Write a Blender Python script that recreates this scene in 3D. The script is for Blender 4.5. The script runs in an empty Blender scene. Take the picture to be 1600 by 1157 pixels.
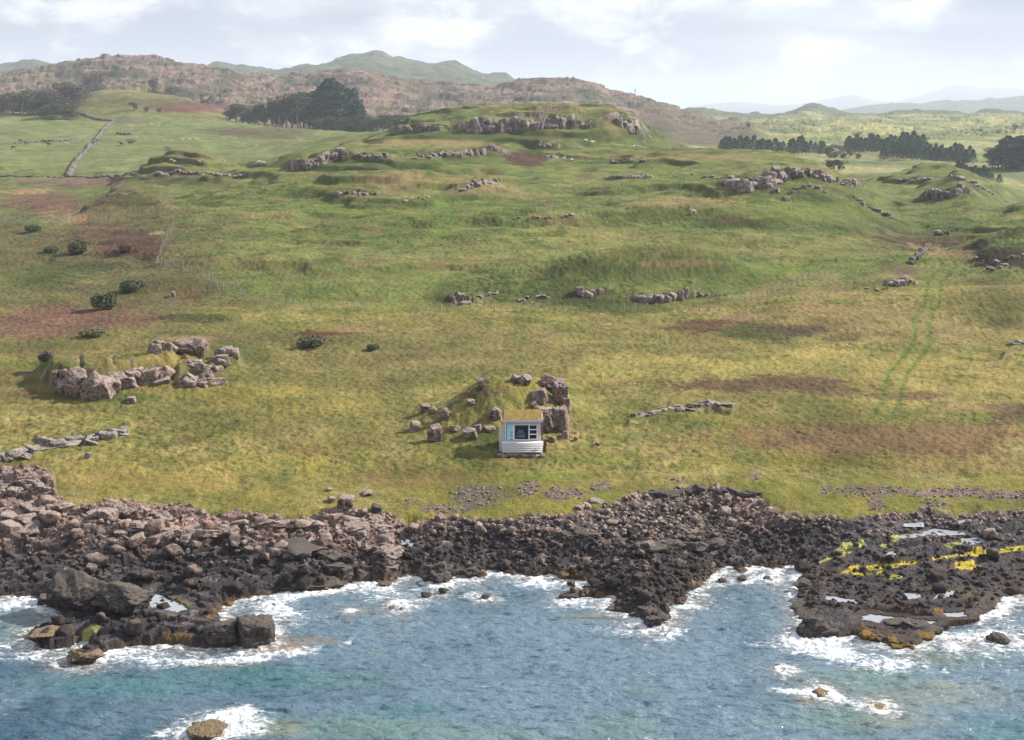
import bpy, math, random
import numpy as np
random.seed(7); rng = np.random.default_rng(11)
sc = bpy.context.scene
# ------------------------------------------------------------------ camera, sky, sun
W, HH, F = 1600.0, 1157.0, 2200.0
HC = 38.0                                    # camera height above the sea
TH = math.atan((HH/2-180)/F)                 # pitch below the horizon
cT, sT = math.cos(TH), math.sin(TH)
cam = bpy.data.cameras.new('camera'); camo = bpy.data.objects.new('camera', cam)
sc.collection.objects.link(camo); sc.camera = camo
camo.location = (0, 0, HC); camo.rotation_euler = (math.pi/2-TH, 0, 0)
cam.sensor_width = 36; cam.lens = F/W*36; cam.clip_start = 1; cam.clip_end = 60000
sun_dir = np.array([0.76, 0.26, 0.56]); sun_dir /= np.linalg.norm(sun_dir)
world = bpy.data.worlds.new('World'); sc.world = world; world.use_nodes = True
nt = world.node_tree; N = nt.nodes; L = nt.links; N.clear()
wo = N.new('ShaderNodeOutputWorld'); bg = N.new('ShaderNodeBackground'); L.new(bg.outputs[0], wo.inputs[0])
sky = N.new('ShaderNodeTexSky'); sky.sky_type = 'NISHITA'; sky.sun_disc = False
sky.sun_elevation = math.asin(sun_dir[2]); sky.sun_rotation = math.atan2(sun_dir[0], sun_dir[1])
sky.air_density = 1.0; sky.dust_density = 1.5
SKY = 0.12
bg.inputs[1].default_value = SKY
tc = N.new('ShaderNodeTexCoord')
def vmap(sx, sy, sz, off=(0, 0, 0)):
    m = N.new('ShaderNodeMapping'); m.inputs['Scale'].default_value = (sx, sy, sz); m.inputs['Location'].default_value = off
    L.new(tc.outputs['Generated'], m.inputs[0]); return m
def wnoise(m, scale, det, rough=.55, dist=0.):
    n = N.new('ShaderNodeTexNoise'); n.inputs['Scale'].default_value = scale; n.inputs['Detail'].default_value = det
    n.inputs['Roughness'].default_value = rough; n.inputs['Distortion'].default_value = dist
    L.new(m.outputs[0], n.inputs['Vector']); return n
def wramp(src, a, b, ca=(0, 0, 0, 1), cb=(1, 1, 1, 1)):
    r = N.new('ShaderNodeValToRGB'); r.color_ramp.elements[0].position = a; r.color_ramp.elements[1].position = b
    r.color_ramp.elements[0].color = ca; r.color_ramp.elements[1].color = cb
    r.color_ramp.interpolation = 'EASE'; L.new(src, r.inputs[0]); return r
def wmix(fac, a, b):
    m = N.new('ShaderNodeMix'); m.data_type = 'RGBA'
    for s, v in ((0, fac), (6, a), (7, b)):
        if hasattr(v, 'default_value'): L.new(v, m.inputs[s])
        else: m.inputs[s].default_value = v
    return m.outputs[2]
k = .49/SKY
thin = wnoise(vmap(1, 1, 3.2, (.3, .1, .0)), 5.0, 7, .55, .3)       # broad stratus veils
puff = wnoise(vmap(1, 1, 2.0, (2.1, .7, .4)), 15.0, 8, .6, .2)      # small bright cumulus
dark = wnoise(vmap(1, 1, 5.0, (.9, 3.2, .2)), 4.2, 6, .55, .2)      # grey undersides
CB = (0.46*k, 0.53*k, 0.655*k, 1)                                   # thin bright air near the horizon
CW = (1.02*k, 1.02*k, 1.04*k, 1); CG = (0.42*k, 0.46*k, 0.57*k, 1)
base = wmix(0.78, sky.outputs[0], CB)
c1 = wmix(wramp(thin.outputs[0], .38, .60).outputs[0], base, (0.70*k, 0.73*k, 0.80*k, 1))
c2 = wmix(wramp(dark.outputs[0], .44, .62).outputs[0], c1, CG)
c3 = wmix(wramp(puff.outputs[0], .46, .66).outputs[0], c2, CW)
L.new(c3, bg.inputs[0])
sun = bpy.data.lights.new('sun', 'SUN'); suno = bpy.data.objects.new('sun', sun); sc.collection.objects.link(suno)
sun.energy = 4.2; sun.angle = math.radians(0.6); sun.color = (1, .945, .87)
from mathutils import Vector, Matrix, Quaternion
suno.rotation_euler = Vector(sun_dir).to_track_quat('Z', 'Y').to_euler(); suno.location = (200, -100, 300)
sc.view_settings.view_transform = 'Standard'; sc.view_settings.look = 'None'
sc.view_settings.exposure = 1.08; sc.view_settings.gamma = 1
sc.cycles.max_bounces = 5; sc.cycles.diffuse_bounces = 2; sc.cycles.volume_bounces = 1; sc.cycles.glossy_bounces = 2

# ------------------------------------------------------------------ numeric helpers
def srgb(c):
    c = np.asarray(c, float)/255.0
    return np.where(c <= .04045, c/12.92, ((c+.055)/1.055)**2.4)
KA = 0.47                                    # seen colour in sun -> base colour
def alb(r, g, b, k=KA): return srgb((r, g, b))*k
def sstep(a, b, x):
    t = np.clip((x-a)/(b-a), 0, 1); return t*t*(3-2*t)
def h2(ix, iy, seed):
    v = (ix.astype(np.int64)*374761393 + iy.astype(np.int64)*668265263 + seed*1442695041) & 0xffffffff
    v = ((v ^ (v >> 13))*1274126177) & 0xffffffff
    v = ((v ^ (v >> 16))*2246822519) & 0xffffffff
    return ((v ^ (v >> 15)) & 0xffffff)/float(0x1000000)
def noise(x, y, seed=0):
    x0 = np.floor(x); y0 = np.floor(y); fx = x-x0; fy = y-y0
    ix = x0.astype(np.int64); iy = y0.astype(np.int64)
    out = 0
    u = fx*fx*fx*(fx*(fx*6-15)+10); v = fy*fy*fy*(fy*(fy*6-15)+10)
    def g(dx, dy):
        a = h2(ix+dx, iy+dy, seed)*6.2831853
        return np.cos(a)*(fx-dx)+np.sin(a)*(fy-dy)
    a = g(0, 0); b = g(1, 0); c = g(0, 1); d = g(1, 1)
    return ((a*(1-u)+b*u)*(1-v)+(c*(1-u)+d*u)*v)*1.5
def fbm(x, y, s, octv=4, seed=0, gain=.5):
    r = 0; a = 1; t = 0
    for i in range(octv):
        r = r+a*noise(x/s+17.3*i, y/s-9.1*i, seed+i*7); t += a; a *= gain; s /= 2.03
    return r/t*1.35
def worley(x, y, s, seed=0):
    """returns F1, F2, random of the nearest cell, and the offset to its centre"""
    x = x/s; y = y/s; ix = np.floor(x).astype(np.int64); iy = np.floor(y).astype(np.int64)
    f1 = np.full(x.shape, 9.); f2 = np.full(x.shape, 9.); rid = np.zeros(x.shape); ox = np.zeros(x.shape); oy = np.zeros(x.shape); r2 = np.zeros(x.shape)
    for dx in (-1, 0, 1):
        for dy in (-1, 0, 1):
            cx = ix+dx; cy = iy+dy
            px = cx+.1+.8*h2(cx, cy, seed); py = cy+.1+.8*h2(cx, cy, seed+5)
            d = np.hypot(x-px, y-py); m = d < f1
            f2 = np.where(m, f1, np.minimum(f2, d)); f1 = np.where(m, d, f1)
            rid = np.where(m, h2(cx, cy, seed+9), rid); r2 = np.where(m, h2(cx, cy, seed+13), r2)
            ox = np.where(m, x-px, ox); oy = np.where(m, y-py, oy)
    return f1, f2, rid, ox, oy, r2
def blocks(x, y, s, seed, tilt=.8, edge=.25):
    wx = x+fbm(x, y, s*1.2, 2, seed+50)*s*.35; wy = y+fbm(x, y, s*1.2, 2, seed+60)*s*.35
    f1, f2, r, ox, oy, r2 = worley(wx, wy, s, seed)
    a = r2*6.283
    h = r+tilt*(np.cos(a)*ox+np.sin(a)*oy)
    return h*.9-.38*(1-sstep(0, edge, f2-f1)), r, r2
def pix_ray(px, py):
    dx = (px-W/2)/F; dy = (HH/2-py)/F; f = cT+dy*sT; u = -sT+dy*cT
    return dx/f, u/f                          # X per Y, climb per Y
def pix_at(px, py, D):
    u, t = pix_ray(px, py); return u, D, HC+t*D
def pix_plane(px, py, z):
    u, t = pix_ray(px, py); Y = (z-HC)/t; return u*Y, Y
def project(X, Y, Z):
    d = Y*cT-(Z-HC)*sT; v = Y*sT+(Z-HC)*cT
    return W/2+F*X/d, HH/2-F*v/d

# ------------------------------------------------------------------ the lie of the land: height rows from near to far
def R(D, *pts): return [(p[0], p[1], p[2] if len(p) > 2 else D) for p in pts]
rows = []
def zrow(D, z): rows.append(('z', D, z))
def prow(sm, pts): rows.append(('p', pts, sm))
zrow(20, -3); zrow(70, -1.0); zrow(88, .30); zrow(100, .45); zrow(108, .70); zrow(113, 1.15); zrow(117, 2.0); zrow(122, 3.2); zrow(128, 4.3); zrow(136, 5.1); zrow(158, 6.4); zrow(185, 7.8)
prow(30, R(0, (-500,480,214),(0,480,214),(1050,484,214),(1150,478,214),(1250,464,214),(1400,455,214),(1500,462,214),(1600,460,214),(2100,455,214)))
prow(14, R(0, (-500,430,245),(0,430,245),(150,434,245),(250,424,245),(400,438,236),(700,438,234),(780,425,236),(850,422,237),(1000,416,238),(1100,418,238),(1200,432,240),(1300,424,240),(1390,412,240),(1450,424,240),(1510,412,245),(1560,388,245),(1600,370,245),(2100,330,245)))
prow(14, R(0, (-500,395,282),(0,395,282),(240,393,275),(300,400,262),(500,400,258),(800,398,258),(1000,395,260),(1200,398,262),(1350,395,265),(1430,395,270),(1520,398,275),(1600,398,275),(2100,365,275)))
prow(14, R(0, (-500,350,330),(0,352,330),(150,350,330),(260,352,318),(330,365,290),(600,362,288),(800,358,288),(1000,358,290),(1200,362,292),(1350,370,295),(1430,386,300),(1520,384,310),(1600,350,330),(2100,330,330)))
prow(14, R(0, (-500,325,380),(0,325,385),(120,322,390),(200,312,385),(300,325,345),(500,322,335),(700,327,330),(900,329,330),(1100,325,335),(1200,316,340),(1300,330,335),(1380,356,335),(1430,376,335),(1520,355,345),(1600,318,370),(2100,318,380)))
prow(10, R(0, (-500,300,470),(0,300,470),(150,300,470),(205,290,430),(260,300,430),(350,300,400),(450,292,390),(520,285,385),(600,285,385),(680,297,380),(750,293,380),(900,300,385),(1000,292,385),(1100,290,390),(1200,275,395),(1280,280,395),(1330,305,385),(1400,345,380),(1450,335,390),(1520,305,410),(1600,338,420),(2100,330,430)))
prow(8, R(0, (-500,283,540),(0,283,545),(150,283,550),(205,278,530),(235,264,520),(270,261,515),(320,262,512),(355,270,510),(420,274,470),(480,265,450),(600,264,445),(700,268,440),(800,273,440),(900,270,440),(1000,262,440),(1100,260,440),(1160,252,440),(1220,250,440),(1280,258,440),(1340,290,440),(1400,320,440),(1450,292,470),(1500,270,480),(1540,284,480),(1600,345,500),(2100,345,520)))
prow(8, R(0, (-500,264,640),(0,264,640),(200,264,640),(300,270,600),(380,272,560),(420,262,530),(450,244,510),(480,236,505),(600,232,505),(700,236,500),(780,240,500),(850,252,490),(950,250,500),(1000,237,510),(1100,232,510),(1180,237,510),(1250,248,505),(1290,262,505),(1340,295,520),(1400,275,540),(1440,260,560),(1490,261,560),(1540,282,560),(1600,330,580),(2100,330,600)))
prow(8, R(0, (-500,240,760),(0,240,760),(200,240,760),(350,242,740),(430,243,700),(470,240,640),(560,224,560),(620,213,550),(700,212,545),(800,218,545),(900,228,545),(960,233,548),(1000,236,560),(1040,238,575),(1100,242,600),(1200,252,620),(1300,282,640),(1400,278,660),(1440,270,680),(1500,270,680),(1600,300,700),(2100,300,700)))
prow(5, R(0, (-500,222,880),(0,222,880),(200,222,880),(400,222,860),(480,225,780),(560,218,640),(610,207,600),(640,186,588),(700,176,580),(800,169,576),(900,169,576),(950,174,580),(990,188,590),(1020,207,600),(1050,225,620),(1100,242,660),(1300,272,720),(1440,272,740),(1600,290,800),(2100,290,820)))
prow(5, R(0, (-500,205,980),(0,205,980),(200,205,980),(400,210,950),(480,213,880),(560,212,700),(610,203,640),(640,184,625),(700,171,620),(800,164,620),(900,165,620),(950,169,622),(990,183,628),(1020,204,640),(1050,226,660),(1100,242,700),(1200,252,740),(1300,264,800),(1400,262,840),(1500,266,880),(1560,272,880),(1600,268,900),(2100,262,900)))
prow(5, R(0, (-500,190,1080),(0,190,1080),(150,187,1080),(200,188,1060),(350,195,1050),(450,205,1020),(560,214,860),(620,216,800),(700,200,760),(900,200,760),(1000,212,760),(1050,234,760),(1150,248,860),(1300,252,940),(1400,250,980),(1500,256,1000),(1600,250,1000),(2100,250,1000)))
prow(5, R(0, (-500,182,1180),(0,177,1180),(60,174,1180),(110,163,1180),(140,146,1190),(165,140,1200),(200,140,1210),(230,145,1210),(280,152,1210),(330,170,1200),(380,192,1180),(450,200,1150),(600,205,1150),(700,205,1150),(1000,216,1150),(1060,230,1150),(1200,240,1150),(1300,236,1150),(1400,235,1150),(1500,240,1150),(1600,238,1150),(2100,238,1150)))
prow(8, R(0, (-500,158,1400),(0,158,1400),(100,158,1400),(165,160,1400),(230,162,1400),(300,166,1400),(400,168,1400),(500,182,1400),(650,182,1400),(800,180,1400),(1000,192,1400),(1060,202,1400),(1120,212,1400),(1180,205,1400),(1220,217,1400),(1300,222,1400),(1450,222,1400),(1600,218,1400),(2100,218,1400)))
prow(6, R(0, (-500,132,1700),(0,134,1700),(60,130,1700),(120,125,1700),(200,120,1700),(300,130,1700),(400,142,1700),(500,140,1700),(560,128,1700),(600,135,1700),(680,152,1700),(760,155,1700),(850,148,1700),(950,160,1700),(1020,176,1700),(1080,190,1700),(1130,197,1700),(1180,204,1700),(1250,200,1800),(1300,204,1800),(1350,200,1800),(1450,206,1800),(1600,203,1800),(2100,203,1800)))
prow(3, R(1950, (-500,120),(0,117),(50,110),(90,105),(97,100),(130,97),(155,92),(185,90),(220,92),(250,94),(275,99),(290,100),(330,108),(360,113),(390,118),(430,121),(470,120),(495,116),(510,112),(545,111),(575,117),(600,124),(640,132),(665,129),(690,127),(740,135),(780,139),(805,131),(830,129),(865,124),(905,127),(925,131),(945,140),(955,146),(985,154),(1020,164),(1060,173),(1120,188),(1180,197),(1250,196),(1300,197),(1370,193),(1450,196),(1600,195),(2100,195)))
prow(8, R(2500, (-500,128),(0,125),(100,118),(200,112),(300,120),(400,130),(500,128),(600,135),(700,140),(800,146),(900,142),(1000,170),(1060,182),(1120,192),(1180,196),(1220,190),(1260,186),(1300,190),(1400,186),(1470,190),(1530,184),(1600,186),(2100,186)))
prow(3, R(3300, (-500,130),(0,128),(200,125),(400,128),(450,116),(500,112),(600,122),(700,124),(800,140),(900,150),(1000,172),(1060,180),(1075,172),(1100,170),(1120,174),(1160,180),(1200,183),(1245,176),(1262,169),(1278,167),(1295,172),(1320,180),(1380,180),(1390,176),(1460,175),(1500,177),(1515,181),(1530,177),(1560,176),(1600,178),(2100,176)))
prow(3, R(4400, (-500,110),(0,104),(30,99),(55,98),(80,102),(110,108),(200,112),(300,112),(340,104),(365,109),(400,110),(440,114),(480,108),(510,105),(522,98),(540,91),(560,87),(580,85),(600,87),(612,93),(630,95),(655,100),(675,106),(690,104),(720,108),(745,115),(780,118),(795,122),(803,131),(850,145),(900,160),(1000,185),(1100,190),(1200,192),(1400,192),(1600,190),(2100,190)))
prow(10, R(6000, (-500,150),(0,150),(400,150),(700,150),(900,165),(1100,186),(1600,190),(2100,190)))
prow(3, R(8500, (-500,160),(900,165),(1060,180),(1180,183),(1300,178),(1340,170),(1355,166),(1400,163),(1424,161),(1430,163),(1480,159),(1520,158),(1560,156),(1600,152),(1800,150),(2100,160)))
prow(10, R(13000, (-500,175),(2100,182)))
prow(4, R(21000, (-500,170),(900,172),(1060,172),(1100,165),(1150,160),(1190,164),(1230,166),(1270,160),(1300,155),(1335,149),(1365,158),(1400,160),(1440,150),(1480,137),(1500,133),(1530,140),(1560,138),(1620,142),(1700,150),(2100,170)))
prow(10, R(26000, (-500,180),(2100,180)))

pxs = np.concatenate([np.linspace(-520, -70, 60, endpoint=False), np.linspace(-70, 1670, 1180, endpoint=False), np.linspace(1670, 2120, 60)])
UC = (pxs-W/2)/F
NC = len(UC)
def seg(a, b, d): return np.arange(a, b, d)
Ds = [np.array([20., 40, 60, 72]), seg(76, 94, .3), seg(94, 124, .095), seg(124, 150, .2), seg(150, 216, .3)]
g = 216.0; tail = []
while g < 27000:
    tail.append(g); g += (.42 if g < 300 else .6 if g < 450 else .7 if g < 640 else max(1.4, g*.0036))
Ds = np.concatenate(Ds+[np.array(tail)])
NR = len(Ds)
def gsm(a, s):
    s = max(s/1.475, .3); r = int(s*3)+1; k = np.exp(-.5*(np.arange(-r, r+1)/s)**2); k /= k.sum()
    return np.convolve(np.pad(a, r, mode='edge'), k, mode='valid')
kD = []; kZ = []
for r in rows:
    if r[0] == 'z':
        kD.append(np.full(NC, float(r[1]))); kZ.append(np.full(NC, float(r[2])))
    else:
        c = [pix_at(*p) for p in r[1]]; u = [q[0] for q in c]
        d = np.interp(UC, u, [q[1] for q in c]); t = np.interp(UC, u, [(q[2]-HC)/q[1] for q in c])
        d = gsm(d, r[2]); t = gsm(t, r[2]); kD.append(d); kZ.append(HC+t*d)
kD = np.array(kD); kZ = np.array(kZ)
# monotone cubic along each column
h = np.diff(kD, axis=0); assert (h > 0).all(), [(i, float(h[i].min())) for i in range(len(h)) if h[i].min() <= 0]
dl = np.diff(kZ, axis=0)/h
m = np.zeros_like(kZ); w1 = 2*h[1:]+h[:-1]; w2 = h[1:]+2*h[:-1]
ok = dl[1:]*dl[:-1] > 0
with np.errstate(all='ignore'):
    m[1:-1] = np.where(ok, (w1+w2)/(w1/dl[:-1]+w2/dl[1:]), 0)
m[0] = dl[0]; m[-1] = dl[-1]
Z = np.zeros((NR, NC))
for j in range(NC):
    i = np.clip(np.searchsorted(kD[:, j], Ds, side='right')-1, 0, len(kD)-2)
    hh = h[i, j]; t = np.clip((Ds-kD[i, j])/hh, 0, 1); t2 = t*t; t3 = t2*t
    Z[:, j] = (2*t3-3*t2+1)*kZ[i, j]+(t3-2*t2+t)*hh*m[i, j]+(-2*t3+3*t2)*kZ[i+1, j]+(t3-t2)*hh*m[i+1, j]
U2, D2 = np.meshgrid(UC, Ds); X2 = U2*D2
# small knolls of their own: (px, py, plane z, rx, ry, height)
for (px, py, z, rx, ry, hgt) in [(225,590,6.8,11,9,1.1),(300,562,7,7.5,8,1.3),(806,612,8.4,6.0,8.5,3.9),(728,650,6.6,4.4,5,1.3),
        (1225,505,9,12,6,1.0),(1580,490,9,11,9,2.0),(280,440,11,7,4,1.6),(60,390,12,12,8,1.2),(1130,350,17,16,5,1.3),(900,352,16,20,4,.9),(540,400,13,14,6,.9),(1070,425,12,14,5,1.5),(1150,755,3.8,4,2,.5),(620,292,19,34,15,3.6),(540,258,22.5,42,20,3.6),(1230,300,18.5,34,22,3.6),(1120,345,15.5,26,8,2.6),(880,345,15.5,28,8,2.2),(1050,440,10.5,17,7,2.0),(900,440,10.5,9,6,1.2),(860,235,25,26,14,3.0),(205,332,14,11,13,2.8),(285,277,16,17,14,5.0),(345,277,16.5,14,10,2.5),(1570,402,12.5,10,9,3.2),(1085,520,8.4,9,5,.7),(1500,378,16,10,12,2.0)]:
    cx, cy = pix_plane(px, py, z)
    q = ((X2-cx)/rx)**2+((D2-cy)/ry)**2
    Z += hgt*np.exp(-q**1.3)
# rolling noise, growing with distance
far = D2
for lo, hi, s, a, sd in [(128, 9e9, 14, .22, 3), (190, 9e9, 38, .9, 5), (230, 9e9, 20, .75, 6), (640, 9e9, 70, 2.2, 8), (640, 9e9, 24, .8, 9), (1350, 9e9, 110, 6.0, 10), (1350, 9e9, 45, 5.0, 12), (3000, 9e9, 220, 15, 14), (3000, 9e9, 90, 7, 15)]:
    r0 = np.searchsorted(Ds, lo)
    w = sstep(lo, lo*1.18, D2[r0:])
    Z[r0:] += a*w*fbm(X2[r0:], D2[r0:], s, 3, sd)
def relief(mask_r0, mask_r1, s, a, sd, o=3):
    r0, r1 = np.searchsorted(Ds, mask_r0), np.searchsorted(Ds, mask_r1)
    w = sstep(mask_r0, mask_r0*1.05, D2[r0:r1])*(1-sstep(mask_r1*.95, mask_r1, D2[r0:r1]))
    Z[r0:r1] += a*w*fbm(X2[r0:r1], D2[r0:r1], s, o, sd)
# trap-rock benches in the far moor: short steep steps
r0 = np.searchsorted(Ds, 1400); r1 = np.searchsorted(Ds, 3000)
zz = Z[r0:r1]; st = 9.0; ww = fbm(X2[r0:r1], D2[r0:r1], 120, 3, 77)*7
ww += fbm(X2[r0:r1], D2[r0:r1], 26, 4, 80, .7)*6; q = (zz+ww)/st; fr = q-np.floor(q)
Z[r0:r1] = zz+(sstep(.35, .65, fr)-fr)*st*.6*sstep(1400, 1500, D2[r0:r1])
r0 = np.searchsorted(Ds, 226); r1 = np.searchsorted(Ds, 640)
zz = Z[r0:r1]; st = 3.3; ww = fbm(X2[r0:r1], D2[r0:r1], 48, 4, 78)*3.4
q = (zz+ww)/st; fr = q-np.floor(q); amt = (.28+.34*sstep(270, 380, D2[r0:r1]))*sstep(226, 245, D2[r0:r1])*sstep(-.35, .15, fbm(X2[r0:r1], D2[r0:r1], 60, 2, 79))
Z[r0:r1] = zz+(sstep(.36, .64, fr)-fr)*st*amt; riser = np.zeros_like(Z); riser[r0:r1] = sstep(.3, .42, fr)*sstep(.7, .58, fr)*amt
hutx = pix_ray(816, 712)[0]*135.0
inb = (np.abs(X2-hutx) < 2.35)*(D2 > 133)*(D2 < 138.3); Z[:] = np.where(inb, np.minimum(Z, 4.98), Z)
Zbase = Z.copy()

PX0, PY0 = project(X2, D2, Z); CM0 = np.minimum.accumulate(PY0, axis=0)
def base_at(px, py):
    u = pix_ray(px, py)[0]; j = int(np.clip(np.searchsorted(UC, u), 1, NC-1)); i = max(int(np.argmax(CM0[:, j] <= py)), 1); return u, Ds[i], Z[i, j]
# the crags are the broken faces of benches: the turf behind each stands level with its top (feet in photograph pixels, height in pixels)
scarps = [([(625,204),(655,205),(690,204)],13),([(732,206),(780,207),(830,202),(880,200)],24),([(962,200),(975,198),(990,206)],20),([(890,198),(925,200)],9),([(467,263),(490,261),(515,252),(545,248)],16),([(555,249),(575,247),(605,247)],10),([(645,247),(680,246),(720,245),(760,240),(778,236)],12),([(517,307),(525,306),(545,303),(560,306),(592,305)],10),([(722,300),(740,291),(765,289),(780,283)],12),([(842,230),(862,231)],9),([(850,247),(872,247)],7),([(960,280),(985,280),(1016,278)],9),([(1140,292),(1165,296),(1200,290),(1230,280),(1252,276)],21),([(1255,275),(1285,280),(1310,288),(1336,286)],14),([(1340,315),(1352,322),(1372,334),(1398,346)],9),([(1450,310),(1470,309),(1490,309),(1504,302)],19),([(706,472),(716,474),(733,476)],17),([(903,465),(920,466),(940,458)],15),([(1002,472),(1020,474),(1042,474),(1058,470),(1074,468)],20),([(1396,447),(1405,448),(1416,446)],17),([(1572,540),(1590,539),(1605,536)],8),([(238,276),(255,276),(280,272),(320,274)],7),([(330,274),(350,276),(380,277)],5),([(88,606),(100,610),(112,612),(122,618)],44),([(136,612),(146,622),(158,620),(170,612)],44),([(182,606),(205,602),(232,598),(262,594)],32),([(284,606),(302,602),(318,606),(336,600)],22),([(240,552),(262,548),(290,548),(315,552)],22),([(330,580),(342,578),(345,556),(358,556),(366,552)],20),([(292,566),(305,575),(320,578)],14),([(62,702),(90,697),(118,692),(148,690),(172,684),(196,676)],15),([(-20,722),(0,718),(14,716),(38,712),(52,710)],14),([(985,652),(1008,650),(1030,644),(1060,640),(1082,642)],7),([(1085,637),(1105,634),(1125,634),(1145,637)],10)]
rise = np.zeros_like(Z)
for line, hp in scarps:
    q = [base_at(*p) for p in line]
    if np.mean([a[1] for a in q]) < 200: q = [(pix_ray(*p)[0], pix_plane(*p, 5.3 if p[1] > 660 else 6.9 if p[1] > 590 else 8.4 if p[1] > 560 else 9.3)[1], 0) for p in line]
    uu = np.array([a[0] for a in q]); dd = np.array([a[1] for a in q]); near_ = np.mean(dd) < 200; hm = hp*np.mean(dd)/F*(.80 if near_ else .52); L_ = max(hm*5, 4.)
    D0 = gsm(np.interp(UC, uu, dd), 14); du = np.maximum(0, np.maximum(uu[0]-UC, UC-uu[-1]))*np.mean(dd)/(hm*.35+.3 if near_ else hm*1.6+.8)
    r0, r1 = np.searchsorted(Ds, dd.min()-3), np.searchsorted(Ds, dd.max()+L_*2.5); y = D2[r0:r1]-D0[None]+(.35 if near_ else .9)*hm*fbm(X2[r0:r1], D2[r0:r1], hm*1.8, 2 if near_ else 4, 91, .6)
    rise[r0:r1] = np.maximum(rise[r0:r1], hm*np.exp(-du**2)[None]*sstep(-.05*hm, (.9 if near_ else .40)*hm+.2, y)*np.exp(-(np.maximum(0, y-hm)/L_)**2))
Z += rise

# ------------------------------------------------------------------ coastline (traced where it meets the sea)
coast_px = [(-520,955),(-200,950),(0,942),(50,941),(53,950),(62,958),(80,962),(86,972),(60,980),(36,990),(34,1000),(48,1009),(95,1010),(125,1005),(118,1018),(94,1030),(96,1041),(130,1044),(160,1040),(168,1024),(205,1014),(262,1011),(318,1019),(365,1016),(402,1022),(436,1010),(436,985),(430,972),(400,964),(360,971),(356,955),(368,940),(390,935),(425,932),(440,926),(470,930),(520,926),(528,915),(560,907),(600,916),(640,904),(662,910),(692,920),(714,906),(748,913),(766,900),(800,902),(832,908),(862,902),(892,906),(912,911),(905,920),(875,928),(868,934),(880,942),(912,936),(950,934),(944,950),(948,960),(975,970),(1000,978),(1006,988),(1040,984),(1058,968),(1056,950),(1075,953),(1092,940),(1090,930),(1104,918),(1120,906),(1140,895),(1160,899),(1182,893),(1210,898),(1236,893),(1244,910),(1238,925),(1242,938),(1236,952),(1248,966),(1240,984),(1238,999),(1270,1000),(1302,1002),(1330,998),(1346,1004),(1375,1011),(1410,1020),(1446,1020),(1462,1006),(1476,1000),(1470,985),(1440,975),(1400,968),(1360,966),(1344,958),(1380,962),(1440,966),(1480,972),(1520,972),(1568,958),(1582,946),(1602,938),(1750,930),(2120,935)]
def densify(pts, n=6, j=.5, seed=3):
    rr = np.random.default_rng(seed); out = []
    for a, b in zip(pts[:-1], pts[1:]):
        L_ = math.hypot(b[0]-a[0], b[1]-a[1]); m_ = max(1, int(L_/9)) if a[0] > -100 and b[0] < 1700 else 1
        for i in range(m_):
            t = i/m_; o = (rr.random(2)-.5)*7*j if i else (0, 0)
            out.append((a[0]+(b[0]-a[0])*t+o[0], a[1]+(b[1]-a[1])*t+o[1]*.8))
    return out+[pts[-1]]
def poly_sd(poly, X, Y):
    """signed distance, positive inside"""
    P = np.array(poly); ins = np.zeros(X.shape, bool); d2 = np.full(X.shape, 1e9)
    for k_ in range(len(P)):
        x1, y1 = P[k_]; x2, y2 = P[(k_+1) % len(P)]
        ex, ey = x2-x1, y2-y1; t = np.clip(((X-x1)*ex+(Y-y1)*ey)/(ex*ex+ey*ey+1e-12), 0, 1)
        d2 = np.minimum(d2, (X-x1-t*ex)**2+(Y-y1-t*ey)**2)
        if y1 != y2:
            c = ((y1 > Y) != (y2 > Y)) & (X < (x2-x1)*(Y-y1)/(y2-y1)+x1); ins ^= c
    d = np.sqrt(d2); return np.where(ins, d, -d)
coast = [pix_plane(a, b, 0.0) for a, b in densify(coast_px)]
coast = coast+[(400, 200), (-400, 200)]
islets_px = [(667,930,8,5),(690,925,9,4),(614,951,6,5),(629,953,7,5),(548,957,7,3),(425,948,9,4),(600,915,12,4),(760,933,9,4),(893,914,9,5),(1228,1049,12,6),(1285,1085,17,9),(1378,1108,15,7),(318,1148,28,10),(1565,1002,20,9),(1505,1009,7,4),(1486,1012,8,5),(1525,1006,10,4),(1140,905,6,3),(1165,908,7,4),(1198,905,7,3),(1125,912,6,3),(1215,912,6,4),(1100,935,6,3),(1590,1010,12,4),(95,1036,10,4),(1385,975,9,3),(1415,985,20,7)]
R0, R1 = np.searchsorted(Ds, 76), np.searchsorted(Ds, 131)
Xs, Ys = X2[R0:R1], D2[R0:R1]
sd = poly_sd(coast, Xs, Ys)
for (px, py, rx, ry) in islets_px:
    cx, cy = pix_plane(px, py, 0); q = np.hypot((Xs-cx)/(rx*.052), (Ys-cy)/(ry*.15))
    sd = np.maximum(sd, (1-q)*min(rx*.052, ry*.15)*1.2)
sd += .22*fbm(Xs, Ys, 1.1, 3, 31)
# grass/rock boundary (where the turf ends), tested on the base surface
gb = np.array([(-520,715),(0,728),(60,731),(84,745),(88,775),(108,800),(150,790),(180,784),(262,793),(300,790),(330,806),(400,803),(450,812),(500,806),(530,792),(560,800),(600,806),(640,812),(680,806),(740,806),(800,806),(860,802),(900,800),(940,790),(990,770),(1040,762),(1090,758),(1150,764),(1182,772),(1204,790),(1260,803),(1330,806),(1400,798),(1470,795),(1530,798),(1600,797),(2120,800)], float)
PXs, PYs = project(Xs, Ys, Zbase[R0:R1])
gline = np.interp(PXs, gb[:, 0], gb[:, 1])
rockm = PYs-gline+9*fbm(Xs, Ys, 2.4, 4, 41, .6)          # >0 rock (in photograph pixels, ~.06 m)
rm = sstep(-3, 5, rockm)
e = sstep(-.15, 1.1, sd)
leftw = 1-sstep(560, 720, PXs); rightw = sstep(1210, 1290, PXs)*sstep(795, 815, PYs)
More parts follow.
